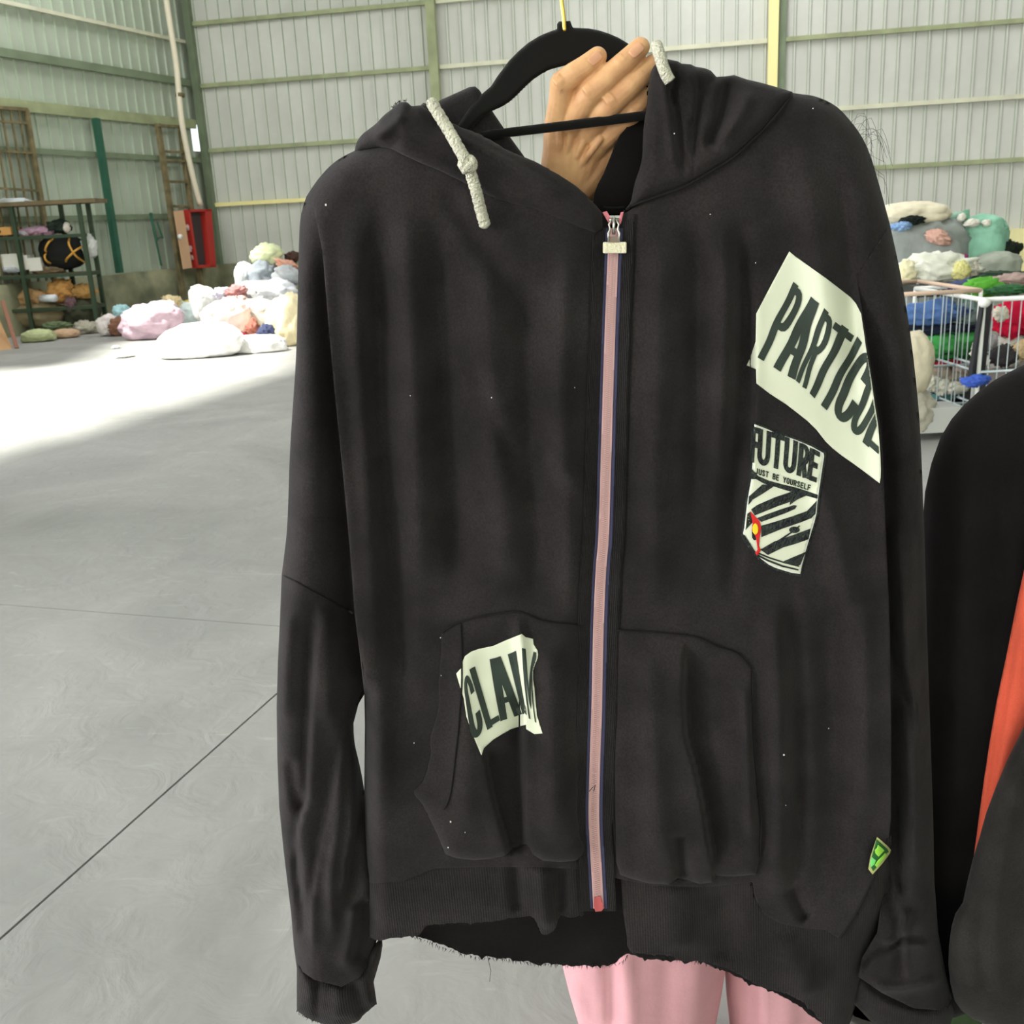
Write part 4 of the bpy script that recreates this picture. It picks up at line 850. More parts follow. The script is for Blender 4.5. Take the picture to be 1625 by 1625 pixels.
# ------------------------------------------------------------------ garment hanging at the right edge
M_ORANGE = cloth_mat('orange_red_fleece', (198, 84, 62), .08, .3, .1, .05)
M_CHAR = cloth_mat('charcoal_fleece', (35, 33, 31)); M_BLK2 = cloth_mat('deep_black_cloth', (15, 13, 13), sheen=.1)
jk = thing('jacket', 'black jacket with an orange-red side stripe hanging at the right edge', 'jacket', H(1700, 700, -.08)); jk['group'] = 'garments hung up at the front'
jo = [(1730, 548), (1680, 556), (1640, 572), (1610, 586), (1580, 602), (1552, 622), (1530, 642), (1510, 665), (1493, 693), (1478, 735), (1468, 780), (1462, 850), (1456, 1000), (1452, 1300), (1452, 1500), (1462, 1600), (1492, 1622), (1530, 1610), (1640, 1600), (1990, 1600), (2010, 900), (1960, 700), (1900, 610), (1830, 560), (1780, 548)]
pillow('body', jo, -.105, .060, 150, M_BLK2, jk, 9, [('g', [(1540, 700), (1530, 900), (1520, 1200), (1510, 1500)], 22, .008), ('g', [(1590, 700), (1585, 900), (1570, 1150)], 22, -.008)])
st = [(1700, 700), (1665, 780), (1640, 840), (1626, 900), (1615, 950), (1597, 1040), (1581, 1116), (1570, 1180), (1561, 1241), (1553, 1300), (1550, 1324), (1545, 1360), (1550, 1380), (1570, 1330), (1600, 1240), (1640, 1160), (1700, 1040), (1740, 860)]
pillow('orange_stripe', st, lambda P: -.034 + 0 * P[:, 0], .016, 40, M_ORANGE, jk, 5, [('g', [(1615, 960), (1590, 1120), (1562, 1300)], 9, -.004)])['label'] = 'orange-red side stripe'
fp = [(1760, 930), (1700, 1020), (1660, 1090), (1625, 1153), (1598, 1207), (1580, 1250), (1565, 1290), (1554, 1330), (1544, 1362), (1536, 1395), (1528, 1432), (1516, 1450), (1510, 1470), (1506, 1500), (1505, 1531), (1508, 1560), (1515, 1588), (1526, 1604), (1545, 1618), (1562, 1625), (1600, 1640), (1700, 1665), (1990, 1690), (1990, 1100), (1900, 960)]
pillow('front_sleeve', fp, -.010, .036, 70, M_CHAR, jk, 6, [('g', [(1625, 1180), (1600, 1300), (1580, 1450), (1590, 1600)], 20, .006), ('g', [(1560, 1420), (1556, 1500), (1566, 1580)], 12, -.004)])
hg2 = thing('clothes_hanger', 'plain hanger holding the orange-striped jacket', 'hanger', H(1740, 520, -.105))
MB().tube(smoothline([H(1560, 640, -.105), H(1650, 585, -.105), H(1740, 545, -.105), H(1830, 585, -.105), H(1920, 640, -.105)], 30), .006, 8).build('hanger_arms', M_VELVET, hg2, True)
h2 = H(1740, 470, -.105); MB().tube(smoothline([H(1740, 548, -.105), H(1740, 490, -.105), h2 + (0, 0, .02), h2 + (.02, 0, .045), h2 + (.04, 0, .03)], 24), .002, 8).build('hook', M_CHROME, hg2, True)
rk2 = thing('garment_rack', 'low steel tube rack carrying the orange-striped jacket', 'rack', (h2[0] + .02, h2[1], 0))
rz2 = h2[2] + .028; rx2 = h2[0] + .02
MB().tube([(rx2, h2[1] - .55, rz2), (rx2, h2[1] + .10, rz2)], .0125, 12).build('rail', M_CHROME, rk2, True)
for yy_ in (h2[1] - .55, h2[1] + .10):
    MB().tube([(rx2, yy_, 0), (rx2, yy_, rz2)], .0125, 12).build('post', M_CHROME, rk2, True)
    MB().bar((rx2 - .2, yy_, .0125), (rx2 + .2, yy_, .0125), .025).build('foot', M_CHROME, rk2)

# ------------------------------------------------------------------ the person behind the hoodie
def capsule(mb, a, b, ra, rb, n=14):
    a = Vector(a); b = Vector(b); d = b - a; L = d.length
    if L < 1e-6: d = Vector((0, 0, 1)); L = 1e-6
    d.normalize(); u = d.orthogonal().normalized(); w = d.cross(u); rings = []
    for k in range(7):
        t = math.pi / 2 * k / 6 * .98 + .03; rings.append((a - d * ra * math.cos(t), ra * math.sin(t)))
    for k in range(7):
        t = math.pi / 2 * (6 - k) / 6 * .98 + .03; rings.append((b + d * rb * math.cos(t), rb * math.sin(t)))
    v = [c + (u * math.cos(q) + w * math.sin(q)) * r_ for c, r_ in rings for q in [2 * math.pi * i / n for i in range(n)]]; f = []
    for i in range(len(rings) - 1):
        for k in range(n): f.append((i * n + k, i * n + (k + 1) % n, (i + 1) * n + (k + 1) % n, (i + 1) * n + k))
    f.append(tuple(range(n))[::-1]); f.append(tuple((len(rings) - 1) * n + k for k in range(n))); mb.add(v, f)
def ball(mb, c, r, n=16):
    c = Vector(c); v = []; f = []
    for i in range(n // 2 + 1):
        t = math.pi * i / (n // 2) * .996 + .005
        for k in range(n):
            p = 2 * math.pi * k / n; v.append(c + Vector((r[0] * math.sin(t) * math.cos(p), r[1] * math.sin(t) * math.sin(p), r[2] * math.cos(t))))
    for i in range(n // 2):
        for k in range(n): f.append((i * n + k, (i + 1) * n + k, (i + 1) * n + (k + 1) % n, i * n + (k + 1) % n))
    f.append(tuple(range(n))); f.append(tuple((n // 2) * n + k for k in range(n))[::-1]); mb.add(v, f)
def fused(mb, voxel, smooth_it, disp=None):
    """overlapping limbs grown into one continuous surface -> verts, faces"""
    me = bpy.data.meshes.new('tmp'); me.from_pydata([tuple(q) for q in mb.v], [], mb.f); o = bpy.data.objects.new('tmp', me); COL.objects.link(o)
    md = o.modifiers.new('r', 'REMESH'); md.mode = 'VOXEL'; md.voxel_size = voxel
    s2_ = o.modifiers.new('s', 'SMOOTH'); s2_.factor = .5; s2_.iterations = smooth_it
    bpy.context.view_layer.update(); ev = o.evaluated_get(bpy.context.evaluated_depsgraph_get()); m2 = ev.to_mesh()
    vs = [tuple(v.co) for v in m2.vertices]; fs = [tuple(p.vertices) for p in m2.polygons]; ev.to_mesh_clear(); bpy.data.objects.remove(o); bpy.data.meshes.remove(me)
    return vs, fs
M_SKIN = bpy.data.materials.new('skin'); M_SKIN.use_nodes = True
def _skin():
    nt = M_SKIN.node_tree; b = nt.nodes['Principled BSDF']; N = nt.nodes.new; L = nt.links.new
    b.inputs['Roughness'].default_value = .5; b.inputs['Subsurface Weight'].default_value = .12; b.inputs['Subsurface Radius'].default_value = (.01, .004, .002); b.inputs['Specular IOR Level'].default_value = .35
    g = N('ShaderNodeNewGeometry'); n = N('ShaderNodeTexNoise'); n.inputs['Scale'].default_value = 38; n.inputs['Detail'].default_value = 5; L(g.outputs['Position'], n.inputs['Vector'])
    r = N('ShaderNodeValToRGB'); r.color_ramp.elements[0].position = .3; r.color_ramp.elements[1].position = .7
    r.color_ramp.elements[0].color = (*lin((190, 140, 100)), 1); r.color_ramp.elements[1].color = (*lin((218, 172, 124)), 1); L(n.outputs['Fac'], r.inputs['Fac']); L(r.outputs[0], b.inputs['Base Color'])
    n2 = N('ShaderNodeTexNoise'); n2.inputs['Scale'].default_value = 260; n2.inputs['Detail'].default_value = 4; L(g.outputs['Position'], n2.inputs['Vector'])
    bp = N('ShaderNodeBump'); bp.inputs['Strength'].default_value = .3; bp.inputs['Distance'].default_value = .0012; L(n2.outputs['Fac'], bp.inputs['Height']); L(bp.outputs[0], b.inputs['Normal'])
_skin()
hand = MB()
def C(*chain):
    for p, q in zip(chain[:-1], chain[1:]): capsule(hand, H(p[0], p[1], p[2]), H(q[0], q[1], q[2]), p[3], q[3], 16)
C((887, 196, -.044, .0150), (891, 160, -.028, .0130), (892, 133, -.015, .0122), (910, 118, -.011, .0112), (928, 106, -.010, .0104), (948, 90, -.014, .0094))           # little finger
C((908, 198, -.038, .0140), (930, 158, -.015, .0122), (940, 145, -.010, .0120), (972, 116, -.009, .0112), (990, 100, -.009, .0108), (1016, 75, -.013, .0094))         # ring finger
C((932, 208, -.038, .0140), (958, 174, -.018, .0122), (971, 163, -.014, .0120), (1000, 136, -.013, .0112), (1014, 124, -.014, .0106), (1036, 102, -.020, .0094))        # middle finger
C((956, 218, -.042, .0140), (990, 190, -.027, .0120), (1002, 180, -.024, .0116), (1024, 152, -.028, .0106), (1042, 126, -.034, .0094))                                # index finger
C((926, 292, -.066, .020), (950, 262, -.064, .0185), (976, 230, -.058, .0155), (1004, 192, -.054, .0125), (1024, 160, -.052, .0110), (1042, 124, -.048, .0100))         # thumb
for k, mc in enumerate(((887, 194), (908, 196), (932, 206), (956, 216))):
    t = k / 3; C((mc[0], mc[1], -.044, .0150), (888 + 44 * t, 240, -.054, .0175), (884 + 34 * t, 285, -.064, .0190))
C((884, 285, -.066, .0188), (878, 330, -.074, .020)); C((914, 288, -.066, .0188), (914, 330, -.074, .020))
for a, b_ in (((889, 192), (888, 258)), ((909, 196), (897, 258)), ((932, 208), (910, 262)), ((952, 220), (918, 268))): C((a[0], a[1], -.0285, .0040), ((a[0] + b_[0]) / 2, (a[1] + b_[1]) / 2, -.0345, .0036), (b_[0], b_[1], -.046, .0034))   # tendons
for kx, ky, ko in ((888, 130, -.0035), (936, 144, -.0000), (969, 160, -.0030), (986, 98, -.0000)):                                                                     # folded skin over the knuckles
    for q in (-5, 0, 5): C((kx + q * .8 - 6, ky - q * .6 - 7, ko - .0015, .0018), (kx + q * .8, ky - q * .6, ko + .0002, .0022), (kx + q * .8 + 6, ky - q * .6 + 8, ko - .0015, .0018))
elbow = H(1000, 700, -.20); shoulder = Vector((.47, 1.37, 1.245))
fore = MB(); fore.v = list(hand.v); fore.f = list(hand.f)
capsule(hand, H(882, 325, -.074), H(905, 480, -.125), .0205, .027); capsule(hand, H(915, 325, -.074), H(930, 480, -.125), .0205, .027); capsule(hand, H(917, 470, -.122), elbow, .031, .036)
vs, fs = fused(hand, .0012, 2)
body = MB()
HX = Vector((.385, 1.38, 1.40))                                        # centre of the head
elb = Vector(elbow)
capsule(body, elb, shoulder, .040, .052); r_sh = Vector((.14, 1.42, 1.235)); r_el = Vector((.05, 1.46, .97)); r_wr = Vector((.09, 1.30, .86))
capsule(body, shoulder, r_sh, .055, .055); capsule(body, r_sh, r_el, .048, .038); capsule(body, r_el, r_wr, .036, .024)
hd2 = r_wr + Vector((.02, -.05, -.05)); capsule(body, r_wr, hd2, .024, .030)
for k in range(4):
    a0 = hd2 + Vector((-.022 + k * .016, -.012, -.02)); capsule(body, a0, a0 + Vector((0, -.02, -.03)), .0085, .008); capsule(body, a0 + Vector((0, -.02, -.03)), a0 + Vector((0, -.012, -.055 + .004 * abs(k - 1.5))), .008, .007)
capsule(body, hd2 + Vector((-.03, 0, .01)), hd2 + Vector((-.045, -.03, -.02)), .010, .008)
ball(body, (.305, 1.42, 1.13), (.155, .10, .15)); ball(body, (.30, 1.42, .98), (.125, .095, .14)); ball(body, (.285, 1.42, .84), (.155, .11, .13))
capsule(body, (.33, 1.42, 1.22), HX + Vector((0, .02, -.07)), .052, .050)
ball(body, HX, (.072, .088, .098)); ball(body, HX + Vector((0, -.022, -.050)), (.050, .060, .048)); ball(body, HX + Vector((0, -.092, -.012)), (.012, .016, .022))
ball(body, HX + Vector((0, -.080, -.048)), (.022, .010, .007)); ball(body, HX + Vector((-.074, .005, -.01)), (.008, .018, .03)); ball(body, HX + Vector((.074, .005, -.01)), (.008, .018, .03))
LA = Vector((.205, 1.40, 0)); LBp = Vector((.385, 1.43, 0))
for c0, hx in ((LA, .235), (LBp, .34)):
    capsule(body, (hx, 1.42, .80), (c0.x, c0.y, .44), .085, .055); capsule(body, (c0.x, c0.y, .44), (c0.x, c0.y + .01, .09), .052, .036); capsule(body, (c0.x, c0.y + .02, .05), (c0.x, c0.y - .13, .035), .036, .03)
vb, fb_ = fused(body, .008, 4)
pe = thing('person', 'person in pink trousers standing behind the black hoodie, raised hand gripping its hood', 'person', (.295, 1.41, 0))
n0 = len(vs); mesh_obj('body', vs + vb, fs + [tuple(i + n0 for i in f) for f in fb_], M_SKIN, pe, True)
M_NAIL = mat('fingernail', (212, 158, 124), .35)
def nail(c, c2, off, w):
    # a curved plate on the back of the finger tip
    c = np.array(c, float); c2 = np.array(c2, float); d = (c2 - c); L = np.linalg.norm(d); d /= L; n_ = np.array([-d[1], d[0]]); V2 = []; oo = []; from mathutils.bvhtree import BVHTree; bv = BVHTree.FromPolygons(vs, fs)
    for i in range(9):
        t = i / 8
        for k in range(9):
            s = (k - 4) / 4; ww = w * (1 - abs(2 * t - 1) ** 4.5 * (.9 if t > .5 else .55)) ** .5; p = c + d * L * t + n_ * ww * s; V2.append(p); r3 = Vector(ray(*p)).normalized(); hh = bv.ray_cast(Vector(CAM), r3)[0]; oo.append((D0 - hh.y + .0004) if hh is not None and hh.y < D0 + .03 else off)
    Fc = [(i * 9 + k, i * 9 + k + 1, (i + 1) * 9 + k + 1, (i + 1) * 9 + k) for i in range(8) for k in range(8)]
    o = mesh_obj('fingernail', Hn(V2, np.array(oo)), Fc, M_NAIL, pe, True); md = o.modifiers.new('t', 'SOLIDIFY'); md.thickness = .0006; md.offset = 0
nail((936, 100), (954, 85), -.0052, 8.0); nail((1001, 88), (1020, 71), -.0038, 8.2)
M_EYE = mat('eye_white', (230, 228, 222), .3); M_HAIR = mat('black_hair', (24, 20, 18), .5); M_SHIRT = mat('grey_shirt', (150, 148, 150), .9)
M_PINKT = cloth_mat('pink_trousers', (200, 150, 156), .05, .25, .1, .03)
for sx in (-.028, .028): e_ = MB(); ball(e_, HX + Vector((sx, -.078, .004)), (.012, .010, .008)); e_.build('eye', M_EYE, pe, True)
hm = MB(); ball(hm, HX + Vector((0, .018, .014)), (.082, .092, .094)); capsule(hm, HX + Vector((0, .08, .0)), HX + Vector((.0, .11, -.13)), .04, .03)
vh, fh = fused(hm, .008, 2); hair = mesh_obj('hair', vh, fh, M_HAIR, pe, True)
hs = MB(); r = random.Random(11)
for k in range(17):
    a = r.uniform(-.5, 1.2); p0 = V(1340 + r.uniform(-8, 8), 200 + r.uniform(0, 60), 1.37); pts = [p0]; x, y = 1345, 190 + 4 * k
    x1 = 1372 + r.uniform(0, 34); y1 = y + r.uniform(-24, 40); x2 = x1 + r.uniform(-4, 14); y2 = y1 + r.uniform(20, 70)
    hs.tube(smoothline([p0, V(x1 - 14, y1 - 10, 1.36), V(x1, y1, 1.36), V(x2, y2, 1.36)], 10), [.00022] * 10, 4)
hs.build('hair_strand', M_HAIR, hair)['kind'] = 'stuff'
# clothes
shm = MB(); ball(shm, (.305, 1.42, 1.12), (.170, .115, .165)); ball(shm, (.295, 1.42, .95), (.150, .112, .20)); capsule(shm, r_sh, r_el, .062, .052); capsule(shm, shoulder, r_sh, .066, .066); capsule(shm, shoulder, shoulder.lerp(elb, .6), .064, .055)
vv, ff = fused(shm, .009, 4); mesh_obj('shirt', vv, ff, M_SHIRT, pe, True)
def trouser_leg(px_top, lft, rgt, c, T, FLx): return pillow('trouser_leg', lft + rgt[::-1], c, T, 105, M_PINKT, pe, 9, FLx)
trouser_leg(0, [(905, 1060), (880, 1250), (882, 1440), (892, 1530), (903, 1575), (918, 1625), (932, 1700), (945, 1800), (950, 1885)], [(1185, 1060), (1180, 1250), (1165, 1440), (1150, 1548), (1143, 1590), (1136, 1625), (1130, 1700), (1125, 1800), (1120, 1880)],
            lambda P: -.345 + 0 * P[:, 0], .095, [('g', [(905, 1540), (925, 1620), (945, 1720)], 9, .008), ('g', [(962, 1500), (968, 1560), (972, 1640)], 9, -.010), ('g', [(990, 1500), (1000, 1600), (1000, 1700)], 14, .008), ('g', [(1060, 1500), (1056, 1600), (1050, 1700)], 18, -.006), ('g', [(1110, 1500), (1106, 1600), (1100, 1700)], 14, .005)])
trouser_leg(0, [(1120, 1060), (1135, 1250), (1148, 1440), (1150, 1540), (1153, 1580), (1158, 1625), (1162, 1700), (1168, 1800), (1172, 1885)], [(1345, 1060), (1350, 1250), (1350, 1440), (1348, 1548), (1346, 1590), (1344, 1625), (1340, 1700), (1335, 1800), (1330, 1880)],
            lambda P: -.385 + 0 * P[:, 0], .095, [('g', [(1178, 1500), (1184, 1600), (1190, 1700)], 14, -.008), ('g', [(1208, 1520), (1212, 1620), (1216, 1700)], 10, .006), ('g', [(1270, 1540), (1276, 1640), (1280, 1700)], 14, -.005)])
M_SHOE = mat('white_shoe', (214, 210, 200), .6)
for c0 in (LA, LBp): sh_ = MB(); capsule(sh_, (c0.x, c0.y + .03, .045), (c0.x, c0.y - .14, .036), .044, .036); sh_.build('shoe', M_SHOE, pe, True)

# ------------------------------------------------------------------ against the far-left wall
def hit(px, py, start, n, out):                             # ray against a vertical plane set off from a wall
    r = ray(px, py); n3 = np.array([n.x, n.y, 0]); p0 = np.array([start.x + n.x * out, start.y + n.y * out, 0]); t = ((p0 - CAM) @ n3) / (r @ n3); return Vector(CAM + r * t)
def WL(px, py, out=.1): return hit(px, py, CORNER, NL, out)
M_RUST = mat('rusty_steel', (128, 116, 84), .85, rgb2=(92, 86, 58), vscale=6)
M_TEAL = mat('teal_green_paint', (40, 86, 66), .6, var=.15, vscale=4)
NL3 = Vector((NL.x, NL.y, 0)); DL3 = Vector((DL.x, DL.y, 0))
gp = thing('metal_grille', 'rusty barred metal grille leaning behind the shelf rack', 'grille', WL(60, 480, .15))
def wbar(parent, name, a, b, w, m, out=.14, out2=None, t=None): MB().bar(WL(*a, out), WL(*b, out if out2 is None else out2), w, t or w, NL3).build(name, m, parent)
wbar(gp, 'frame_bar', (-60, 166), (43, 174), .05, M_RUST); wbar(gp, 'frame_bar', (41, 174), (92, 478), .07, M_RUST)
for y in (196, 243, 303, 372): wbar(gp, 'cross_bar', (-60, y - 8), (42 + (y - 174) * .165, y), .035, M_RUST)
for x in (-40, -26, -12, 2, 16, 29): wbar(gp, 'upright_bar', (x, 172), (x + 49, 470), .025, M_RUST)
gpst = thing('steel_post', 'dark teal-green steel post leaning on the left wall', 'post', WL(190, 431, .2))
MB().bar(WL(152, 188, .16), WL(190, 433, .30), .10, .10, NL3).build('post', M_TEAL, gpst)
ld = thing('metal_ladder', 'rusty metal ladder leaning in the far corner behind the red cabinet', 'ladder', WL(290, 440, .3))
for a, b in (((250, 196), (291, 470)), ((286, 200), (322, 470))): wbar(ld, 'rail', a, b, .085, M_RUST, .20, .32)
for a, b in (((250, 199), (288, 201)), ((257, 240), (292, 242)), ((260, 254), (294, 256)), ((265, 288), (299, 289)), ((272, 327), (305, 329)), ((280, 372), (311, 374)), ((287, 420), (318, 422))): wbar(ld, 'rung', a, b, .045, M_RUST, .24)
M_REDP = mat('red_cabinet_paint', (176, 50, 42), .5); M_TANP = mat('faded_tan_board', (206, 166, 130), .7); M_DARKI = mat('dark_inside', (70, 60, 58), .9)
fc = thing('fire_cabinet', 'open red fire cabinet with a faded tan door in the far corner', 'cabinet', WL(305, 425, .45))
def slabq(parent, name, pts, out, t, m):
    q = [WL(px, py, out) for px, py in pts]; v = q + [p + NL3 * t for p in q]
    MB().add(v, [(0, 1, 2, 3), (7, 6, 5, 4), (0, 4, 5, 1), (1, 5, 6, 2), (2, 6, 7, 3), (3, 7, 4, 0)]).build(name, m, parent)
slabq(fc, 'back_board', [(289, 333), (326, 332), (334, 424), (303, 426)], .36, .02, M_REDP)
slabq(fc, 'side_panel', [(316, 333), (326, 332), (334, 424), (325, 425)], .38, .14, M_REDP); slabq(fc, 'side_panel', [(289, 333), (292, 333), (306, 425), (303, 426)], .38, .14, M_REDP)
slabq(fc, 'top_panel', [(289, 333), (326, 332), (327, 336), (290, 337)], .38, .14, M_REDP); slabq(fc, 'bottom_panel', [(302, 421), (334, 420), (334, 424), (303, 426)], .38, .14, M_REDP)
slabq(fc, 'liner', [(293, 338), (316, 337), (325, 420), (306, 421)], .385, .02, M_DARKI)
slabq(fc, 'door', [(275, 335), (289, 334), (303, 425), (290, 427)], .50, .03, M_TANP)
q = WL(284, 376, .56); MB().tube([q, q + NL3 * .05], .05, 12).build('door_handle', mat('white_plastic', (232, 228, 220), .5), fc, True)
M_HOSE = mat('pale_hose', (196, 170, 160), .7)
for (px, py, w) in ((298, 366, .07), (301, 400, .06), (306, 412, .06)):
    q = WL(px, py, .44); MB().tube([q, q + Vector((0, 0, w)), q + DL3 * -.05 + Vector((0, 0, w * 1.4))], .045, 8).build('hose_end', M_HOSE, fc, True)
pi = thing('drain_pipe', 'off-white plastic pipe running down the far corner', 'pipe', WL(318, 325, .35))
MB().tube(smoothline([WL(*p, .34) for p in ((256, -60), (264, 0), (272, 52), (280, 105), (284, 150), (288, 190), (296, 235), (307, 285), (318, 326))], 40), .055, 10).build('pipe', M_PIPE, pi, True)
MB().tube([WL(285.5, 148, .34), WL(286, 154, .34)], .085, 10).build('clamp', M_RUST, pi, True)
# spindly green stand by the ladder
gs = thing('green_stand', 'thin green folding stand leaning on the wall beside the ladder', 'stand', WL(250, 420, .3))
for a, b in (((238, 338), (256, 422)), ((240, 338), (249, 382)), ((249, 352), (258, 378)), ((246, 380), (258, 376))): MB().bar(WL(*a, .2), WL(*b, .32), .03, .03).build('leg', M_TEAL, gs)

# ------------------------------------------------------------------ sacks and loose clothes
_ico = {}
def ico(n):
    if n not in _ico:
        b = bmesh.new(); bmesh.ops.create_icosphere(b, subdivisions=n, radius=1); _ico[n] = ([tuple(v.co) for v in b.verts], [tuple(v.index for v in f.verts) for f in b.faces]); b.free()
    return _ico[n]
_cm = {}
def cm(rgb, soft=True):
    k = tuple(rgb)
    if k not in _cm: _cm[k] = mat('cloth_%d_%d_%d' % k, rgb, .8, var=.12, vscale=9, bump=.5, bscale=28, spec=.2)
    return _cm[k]
seedc = [0]
def lump(name, label, cat, px, py, w, h, depth, rgb, group=None, tilt=0., crump=.16, fold=.10, dr=.8, neck=None, sub=4, parent=None, box=2.3, partname=None, fine=None, ground=False):
    sub = max(sub, 4)
    if fine is None: fine = {'cloth': .26, 'sack': .07, 'shirt': .14, 'jeans': .12}.get(name, .08)
    if name in ('cloth', 'shirt', 'jeans', 'knotted_cloth'): fold = max(fold, .36); box = 2.0; crump = max(crump, .28)
    """a soft sack or heap of cloth: px, py centre and w, h size as they show; depth = distance into the hall"""
    seedc[0] += 1; sd = seedc[0] * 7.31
    c = Vector(V(px, py, depth)); s_ = float((np.array(c) - CAM) @ fwd) / F; a, b_, d_ = w / 2 * s_, h / 2 * s_, max(w, h) / 2 * s_ * dr
    vs_, fs_ = ico(sub); out = []; ct, st_ = math.cos(math.radians(tilt)), math.sin(math.radians(tilt))
    for (x, y, z) in vs_:
        q = Vector((x, y, z)); e = box; k = (abs(x) ** e + abs(y) ** e + abs(z) ** e) ** (-1 / e); q = q * k
        n1 = noise.noise((x * 1.3 + sd, y * 1.3, z * 1.3)); n2 = noise.noise((x * 2.6, y * 2.6 + sd, z * 3.4)); fa_ = math.cos(sd), math.sin(sd); n3 = 1 - abs(noise.noise(((x * fa_[0] + z * fa_[1]) * 5.2 + sd, y * 3.0, (z * fa_[0] - x * fa_[1]) * 1.7 + n1))) * 2.2
        q = q * (1 + crump * n1 + crump * .5 * n2 + fold * (n3 - .6) + fine * (1 - abs(noise.noise((x * 6.5 + sd, y * 5, z * 8 + n2))) * 2.2))
        X, Y, Zz = q.x * a, q.y * d_, q.z * b_
        X, Zz = X * ct - Zz * st_, X * st_ + Zz * ct
        p = c + Vector((X, Y, Zz)); p.z = max(p.z, .012); out.append(p)
    zb = min(p.z for p in out)
    if ground and zb > .013:
        for p in out:
            if p.z < c.z: p.z = c.z - (c.z - p.z) * (c.z - .012) / (c.z - zb)
    if parent: return mesh_obj(partname or name, out, fs_, cm(rgb), parent, True)
    t = mesh_obj(name, out, fs_, cm(rgb), None, True); t['label'] = label; t['category'] = cat
    if group: t['group'] = group
    if neck:                                                # tied, frilled mouth of the sack
        nx, ny, nr = neck; q = Vector(V(nx, ny, depth)); d = (q - c).normalized(); u = d.orthogonal().normalized(); w_ = d.cross(u); nr *= s_; v = []; f = []; n = 22
        for i, (hh, rr) in enumerate(((-1.2, .9), (-.4, .45), (.1, .42), (.7, .8), (1.3, 1.15))):
            for k in range(n):
                al = 2 * math.pi * k / n; r_ = nr * rr * (1 + (.22 if i > 2 else .08) * math.sin(al * 5 + sd)); v.append(q + d * hh * nr + (u * math.cos(al) + w_ * math.sin(al)) * r_)
        for i in range(4):
            for k in range(n): f.append((i * n + k, i * n + (k + 1) % n, (i + 1) * n + (k + 1) % n, (i + 1) * n + k))
        mesh_obj('sack_mouth', v, f, cm(rgb), t, True)
    return t
def dep(px, py): return Z(px, py)[1]                        # distance of the floor seen at that pixel
GL_ = 'sacks of clothes heaped by the back wall'; GR_ = 'bags heaped behind the wire carts'; GC_ = 'clothes in the wire carts'; GS_ = 'things stored on the shelf rack'
dS = dep(310, 572) + .25
lump('sack', 'big white stuffed sack lying nearest on the sunlit floor, rounded left end', 'sack', 317, 544, 132, 60, dS + .1, (236, 234, 232), GL_, tilt=3, crump=.08, fold=.05, dr=.5)
lump('sack', 'white stuffed sack at the front right of the heap, beside the hoodie sleeve', 'sack', 412, 553, 84, 44, dS + .3, (236, 234, 230), GL_, crump=.1, fold=.06, dr=.6)
lump('clothes_bag', 'tall cream bag upright against the hoodie sleeve edge', 'bag', 455, 520, 62, 100, dS + 1.0, (240, 226, 186), GL_, crump=.12, fold=.10, tilt=-8, dr=.8)
lump('shirt', 'rust-coloured cloth lying on the front white sack', 'cloth', 402, 524, 24, 30, dS + .55, (148, 92, 78), GL_, crump=.35, dr=.8, sub=3)
lump('jeans', 'navy blue cloth bundle on the front white sack', 'cloth', 421, 530, 26, 26, dS + .35, (58, 64, 92), GL_, crump=.35, dr=.8, sub=3)
lump('cloth', 'small red cloth tucked beside the rust-coloured one', 'cloth', 380, 534, 18, 14, dS + .45, (140, 26, 48), GL_, crump=.35, dr=.8, sub=3)
lump('cloth', 'grey-white rag hanging below the tall cream bag', 'cloth', 440, 555, 26, 36, dS + .4, (172, 172, 158), GL_, crump=.35, fold=.2, dr=.7, sub=3)
lump('sack', 'pale pink stuffed sack behind the big white sack', 'sack', 358, 500, 76, 46, dS + 1.3, (226, 204, 198), GL_, tilt=12, crump=.12, dr=.6, ground=True)
lump('sack', 'grey-beige stuffed sack lying behind the rust-coloured cloth', 'sack', 408, 502, 84, 50, dS + 1.6, (190, 184, 176), GL_, crump=.12, dr=.6, ground=True)
lump('sack', 'white rolled sack lying towards the concrete ledge', 'sack', 324, 472, 46, 34, dS + 3.0, (206, 206, 204), GL_, tilt=-25, crump=.1, dr=.9, ground=True)
lump('clothes_bag', 'pink plastic bag of clothes slumped in the middle of the heap', 'bag', 238, 512, 92, 56, dep(240, 540) + .2, (204, 178, 190), GL_, tilt=2, crump=.2, fold=.12, dr=.6)
lump('clothes_bag', 'lilac bag end rising behind the pink bag', 'bag', 258, 492, 44, 30, dep(240, 540) + .7, (196, 184, 196), GL_, crump=.25, dr=.8, sub=3, ground=True)
lump('clothes_bag', 'white bag at the far left end of the heap', 'bag', 172, 518, 34, 34, dep(172, 536) + .3, (210, 202, 198), GL_, crump=.25, fold=.15, dr=.8, sub=3)
lump('cloth', 'brown striped cloth between the white and pink bags', 'cloth', 190, 519, 30, 26, dep(190, 534) + .1, (128, 92, 72), GL_, tilt=20, crump=.3, fold=.2, dr=.7, sub=3)
lump('cloth', 'turquoise and white cloth on top of the brown one', 'cloth', 194, 496, 26, 20, dep(190, 534) + .5, (170, 210, 214), GL_, crump=.3, dr=.8, sub=3)
lump('clothes_bag', 'clear bag of pale blue clothes behind the pink bag', 'bag', 292, 502, 62, 44, dep(290, 526) + .9, (188, 200, 198), GL_, crump=.18, fold=.12, dr=.7, ground=True)
lump('cloth', 'yellow-cream cloth poking from the clear bag', 'cloth', 272, 482, 30, 22, dep(290, 526) + .8, (222, 204, 158), GL_, crump=.3, dr=.8, sub=3)
